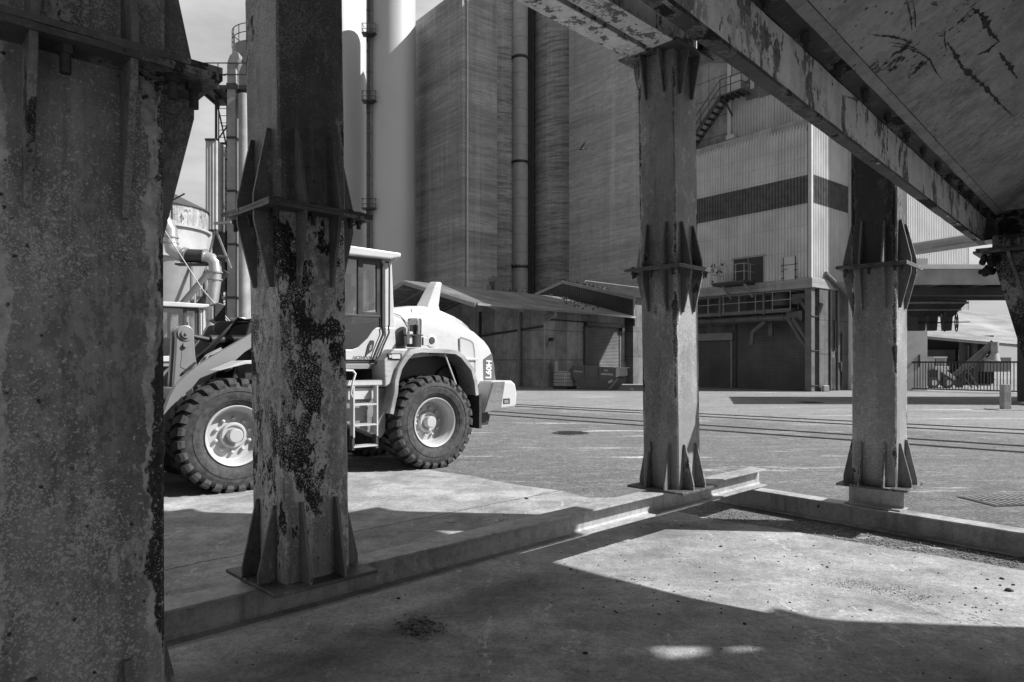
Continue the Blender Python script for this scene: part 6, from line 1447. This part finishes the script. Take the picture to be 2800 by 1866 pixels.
for k in range(11): m.bx((-.45 + k * .088, -.24, .0105), (-.41 + k * .088, -.02, .016)); m.bx((-.45 + k * .088, .02, .0105), (-.41 + k * .088, .24, .016))
b_ = m.build('bars', M['grey_metal'], o)
# crumbs of dirt on the slab
def stuff(name, pts, mat, label, cat, zf=.5, n=6):
    m = MB()
    for p, r in pts:
        k = len(m.v); m.blob((0, 0, 0), (r * random.uniform(.7, 1.5), r * random.uniform(.7, 1.3), r * zf), n, 4)
        for i in range(k, len(m.v)): m.v[i] *= random.uniform(.75, 1.25)
        m.xf(Matrix.Translation(p + Vector((0, 0, .006 + r * zf * .5))) @ Matrix.Rotation(random.random() * 6, 4, 'Z'), k)
    o = m.build(name, mat, None); return tag(o, label, cat, kind='stuff')
pts = []
for px, py, r in ((2759, 1619, .035), (2740, 1586, .022), (2735, 1604, .016), (2771, 1603, .02), (2700, 1588, .014), (2566, 1570, .014), (2490, 1562, .012), (2262, 1554, .018), (2225, 1495, .014), (1971, 1497, .02), (2036, 1710, .02), (2668, 1612, .02), (2640, 1658, .012), (2738, 1671, .014), (2381, 1672, .016), (2160, 1651, .012), (2100, 1650, .014), (1600, 1790, .02), (1090, 1640, .02), (1560, 1560, .015), (1440, 1366, .03)): pts.append((gp(px, py), r * .72))
for k in range(150): pts.append((gp(random.uniform(1500, 2800), random.uniform(1430, 1690)), random.uniform(.003, .009)))
for k in range(120): pts.append((gp(random.uniform(500, 2700), random.uniform(1600, 1860)), random.uniform(.002, .006)))
stuff('dirt_crumbs', pts, M['dirt'], 'scattered dark crumbs of dirt on the concrete slab', 'dirt')
pts = []
for k in range(900):
    t = random.random(); px = 2270 + 270 * t + random.gauss(0, 20); py = 1585 + 55 * t + 8 * math.sin(t * 17) + random.gauss(0, 6); pts.append((gp(px, py), random.uniform(.0015, .005)))
stuff('dirt_smear', pts, M['dirt'], 'streak of dark crumbly dirt on the sunlit slab', 'dirt', .2, 5)
# little heap of dry leaves and droppings
m = MB()
for k in range(330):
    px = 1150 + random.gauss(0, 30); py = 1720 + random.gauss(0, 13) + (px - 1150) * .05; p = gp(px, py) + Vector((0, 0, .008 + random.random() * .012)); l = random.uniform(.008, .026); w = l * random.uniform(.2, .5); a = random.random() * 6.28
    c, s = math.cos(a), math.sin(a); u_ = Vector((c, s, random.uniform(-.3, .4))) * l; v_ = Vector((-s, c, random.uniform(-.2, .5))) * w
    m.add([p - u_, p + v_, p + u_ * 1.1, p - v_], [(0, 1, 2, 3)])
tag(m.build('leaf_litter', M['leaf'], None), 'small heap of dry leaves and scraps on the shaded slab', 'leaves', kind='stuff')
m = MB()
for k in range(170):
    px = 1150 + random.gauss(0, 26); py = 1722 + random.gauss(0, 11); p = gp(px, py) + Vector((0, 0, .007)); l = random.uniform(.008, .02); a = random.random() * 6.28; c, s = math.cos(a), math.sin(a)
    m.add([p - Vector((c, s, 0)) * l, p + Vector((-s, c, .3)) * l * .4, p + Vector((c, s, .2)) * l, p - Vector((-s, c, 0)) * l * .4], [(0, 1, 2, 3)])
tag(m.build('leaf_shreds', M['dirt'], None), 'dark rotten shreds among the dry leaves on the shaded slab', 'leaves', kind='stuff')
m = MB()
for k in range(900):
    px = random.uniform(1900, 2790); t = (px - 2329) / 471; pb2 = 1486 + 77 * t; py = pb2 - random.uniform(2, 34) ** 1.0; p = gp(px, py); r = random.uniform(.003, .011); m.blob(p + Vector((0, 0, r * .5)), (r, r * random.uniform(.7, 1.4), r * .8), 5, 3)
tag(m.build('grit', M['galv'], None), 'loose grit along the slab edge under the right floor beam', 'gravel', kind='stuff')
# ---- pigeons
def pigeon(mat, up=0.):
    m = MB(); T = Matrix.Rotation(R(-28 - up), 4, 'Y')
    m.blob((0, 0, .115), (.135, .07, .075), 8, 6, Matrix.Translation((0, 0, .02)) @ T); m.blob((.125, 0, .235), (.042, .038, .042), 8, 5); m.add([(.16, .012, .235), (.16, -.012, .235), (.20, 0, .225), (.16, 0, .25)], [(0, 1, 2), (0, 2, 3), (1, 3, 2)])
    m.tube([(.09, 0, .17), (.12, 0, .23)], .035, 6); m.add([(-.08, .03, .08), (-.08, -.03, .08), (-.21, -.02, .0), (-.21, .02, .0), (-.08, 0, .11), (-.2, 0, .015)], [(0, 1, 2, 3), (0, 3, 5, 4), (1, 4, 5, 2)])
    for s in (-1, 1): m.tube([(0, .03 * s, .05), (.01, .03 * s, 0)], .008, 4)
    return m
pg_me = [pigeon(M['pigeon'], u).build('pigeon', M['pigeon'], None, smooth=50) for u in (0, 18)]
pw_me = pigeon(M['pigeon'], 5).build('pigeon', M['pigeon_white'], None, smooth=50)
used = set()
def put_pigeon(p, label, group, white=False, rz=None):
    src = pw_me if white else random.choice(pg_me)
    if src.name in used: o = src.copy(); COL.objects.link(o)
    else: o = src; used.add(src.name)
    o.location = p; o.rotation_euler = (0, 0, random.uniform(0, 6.28) if rz is None else rz); s = random.uniform(.62, .8); o.scale = (s, s, s)
    for k_ in ('label', 'category', 'group'):
        if k_ in o: del o[k_]
    tag(o, label, 'pigeon', group); return o
def hsP(y, dx=0, dz=0): z = ZE + (ZR - ZE) * (1 - abs(y - YR) / (YR - YE)) + .13; return P0 + su * (9.8 + dx) + sn * y + Vector((0, 0, z + dz))
for k in range(58):
    t = random.random(); put_pigeon(hsP(YR - .1 - t ** 1.3 * 3.6, random.uniform(-.05, 1.6)), 'dark pigeon in the dense flock along the ridge of the corrugated shed', 'pigeons on the corrugated shed ridge')
for k in range(9): put_pigeon(hsP(YR + .25 + k * .28, random.uniform(-.05, .1)), 'dark pigeon on the far slope edge of the corrugated shed', 'pigeons down the far edge of the corrugated shed')
put_pigeon(hsP(2.2, .15), 'white pigeon alone low on the corrugated shed roof', None, True)
def shP(x, y): t = (y - SYe) / (SYr - SYe); return P0 + su * x + sn * y + Vector((0, 0, SE + (SR - SE) * t + .09))
for k in range(22): put_pigeon(shP(random.uniform(7.2, 9.6), random.uniform(3.0, 6.0)), 'dark pigeon on the low shed roof below the corrugated gable', 'pigeons on the low roof by the gable')
for k in range(9): put_pigeon(shP(random.uniform(3.5, 9.0), random.uniform(-.2, 2.4)), 'dark pigeon on the lower part of the low shed roof', 'pigeons low on the shed roof')
for k in range(6): put_pigeon(shP(2.2 + k * .7, 6.2), 'dark pigeon on the low shed ridge near the duct', 'pigeons on the low ridge')
put_pigeon(shP(6.8, 2.6), 'white pigeon in the middle of the low shed roof', None, True)
put_pigeon(P0 + su * 1.45 + sn * 6.6 + Vector((0, 0, 8.38)), 'dark pigeon on top of the roof vent unit', None)
for k in range(7): a_ = -2.9 + k * .42; put_pigeon(Vector((dx + (r + .06) * math.cos(a_), dz + (r + .06) * math.sin(a_), zz[0] + .12)) if False else Vector((dx + 1.0 * math.cos(a_), 80.5 + 1.0 * math.sin(a_), CAMP.z + (HY_ - 732) / F_ * 80.5 + .12)), 'dark pigeon on the lowest collar of the white duct', 'pigeons on the duct collar')
for t, dzz in ((.62, 1.02), (.68, 1.02), (.9, 1.02), (.97, 1.02), (.72, .57), (.78, .57)): p = BP(ab0 + (ab1 - ab0) * t, bd, zb_ + dzz); put_pigeon(p, 'dark pigeon on the balcony railing of the silo building', 'pigeons on the balcony')
put_pigeon(BP(ab1, bd + .1, zb_ + .02), 'pigeon at the left end of the balcony floor', None)
p = Vector((px0 + 2.55, YT - .98, zt + 1.52)); put_pigeon(p, 'pigeon on the top rail of the lattice tower platform', None)
put_pigeon(Vector((px0 + 1.0, YT + .4, zt + 1.3)), 'pigeon perched behind the rail of the lattice tower platform', None)
put_pigeon(gp(1727, 1069), 'pale pigeon walking on the yard left of the grey column', None, True, 2.6)
fb = thing('flying_pigeon', 'dark pigeon in flight in front of the flat concrete bin wall', 'pigeon', atZ(1590, 408, 32))
m = MB(); m.blob((0, 0, 0), (.17, .055, .05), 8, 6); m.blob((.16, 0, .03), (.04, .035, .035), 6, 5); m.add([(-.13, .03, 0), (-.13, -.03, 0), (-.30, -.06, -.01), (-.30, .06, -.01)], [(0, 1, 2, 3)]); m.build('body', M['pigeon'], fb, smooth=50)
m = MB()
for s in (-1, 1): m.add([(.09, .03 * s, .02), (-.07, .03 * s, .02), (-.12, .22 * s, .13), (-.16, .33 * s, .20), (.0, .25 * s, .15)], [(0, 1, 2, 4), (2, 3, 4)])
m.build('wings', M['dark_metal'], fb); fb.rotation_euler = (R(10), R(12), R(200))
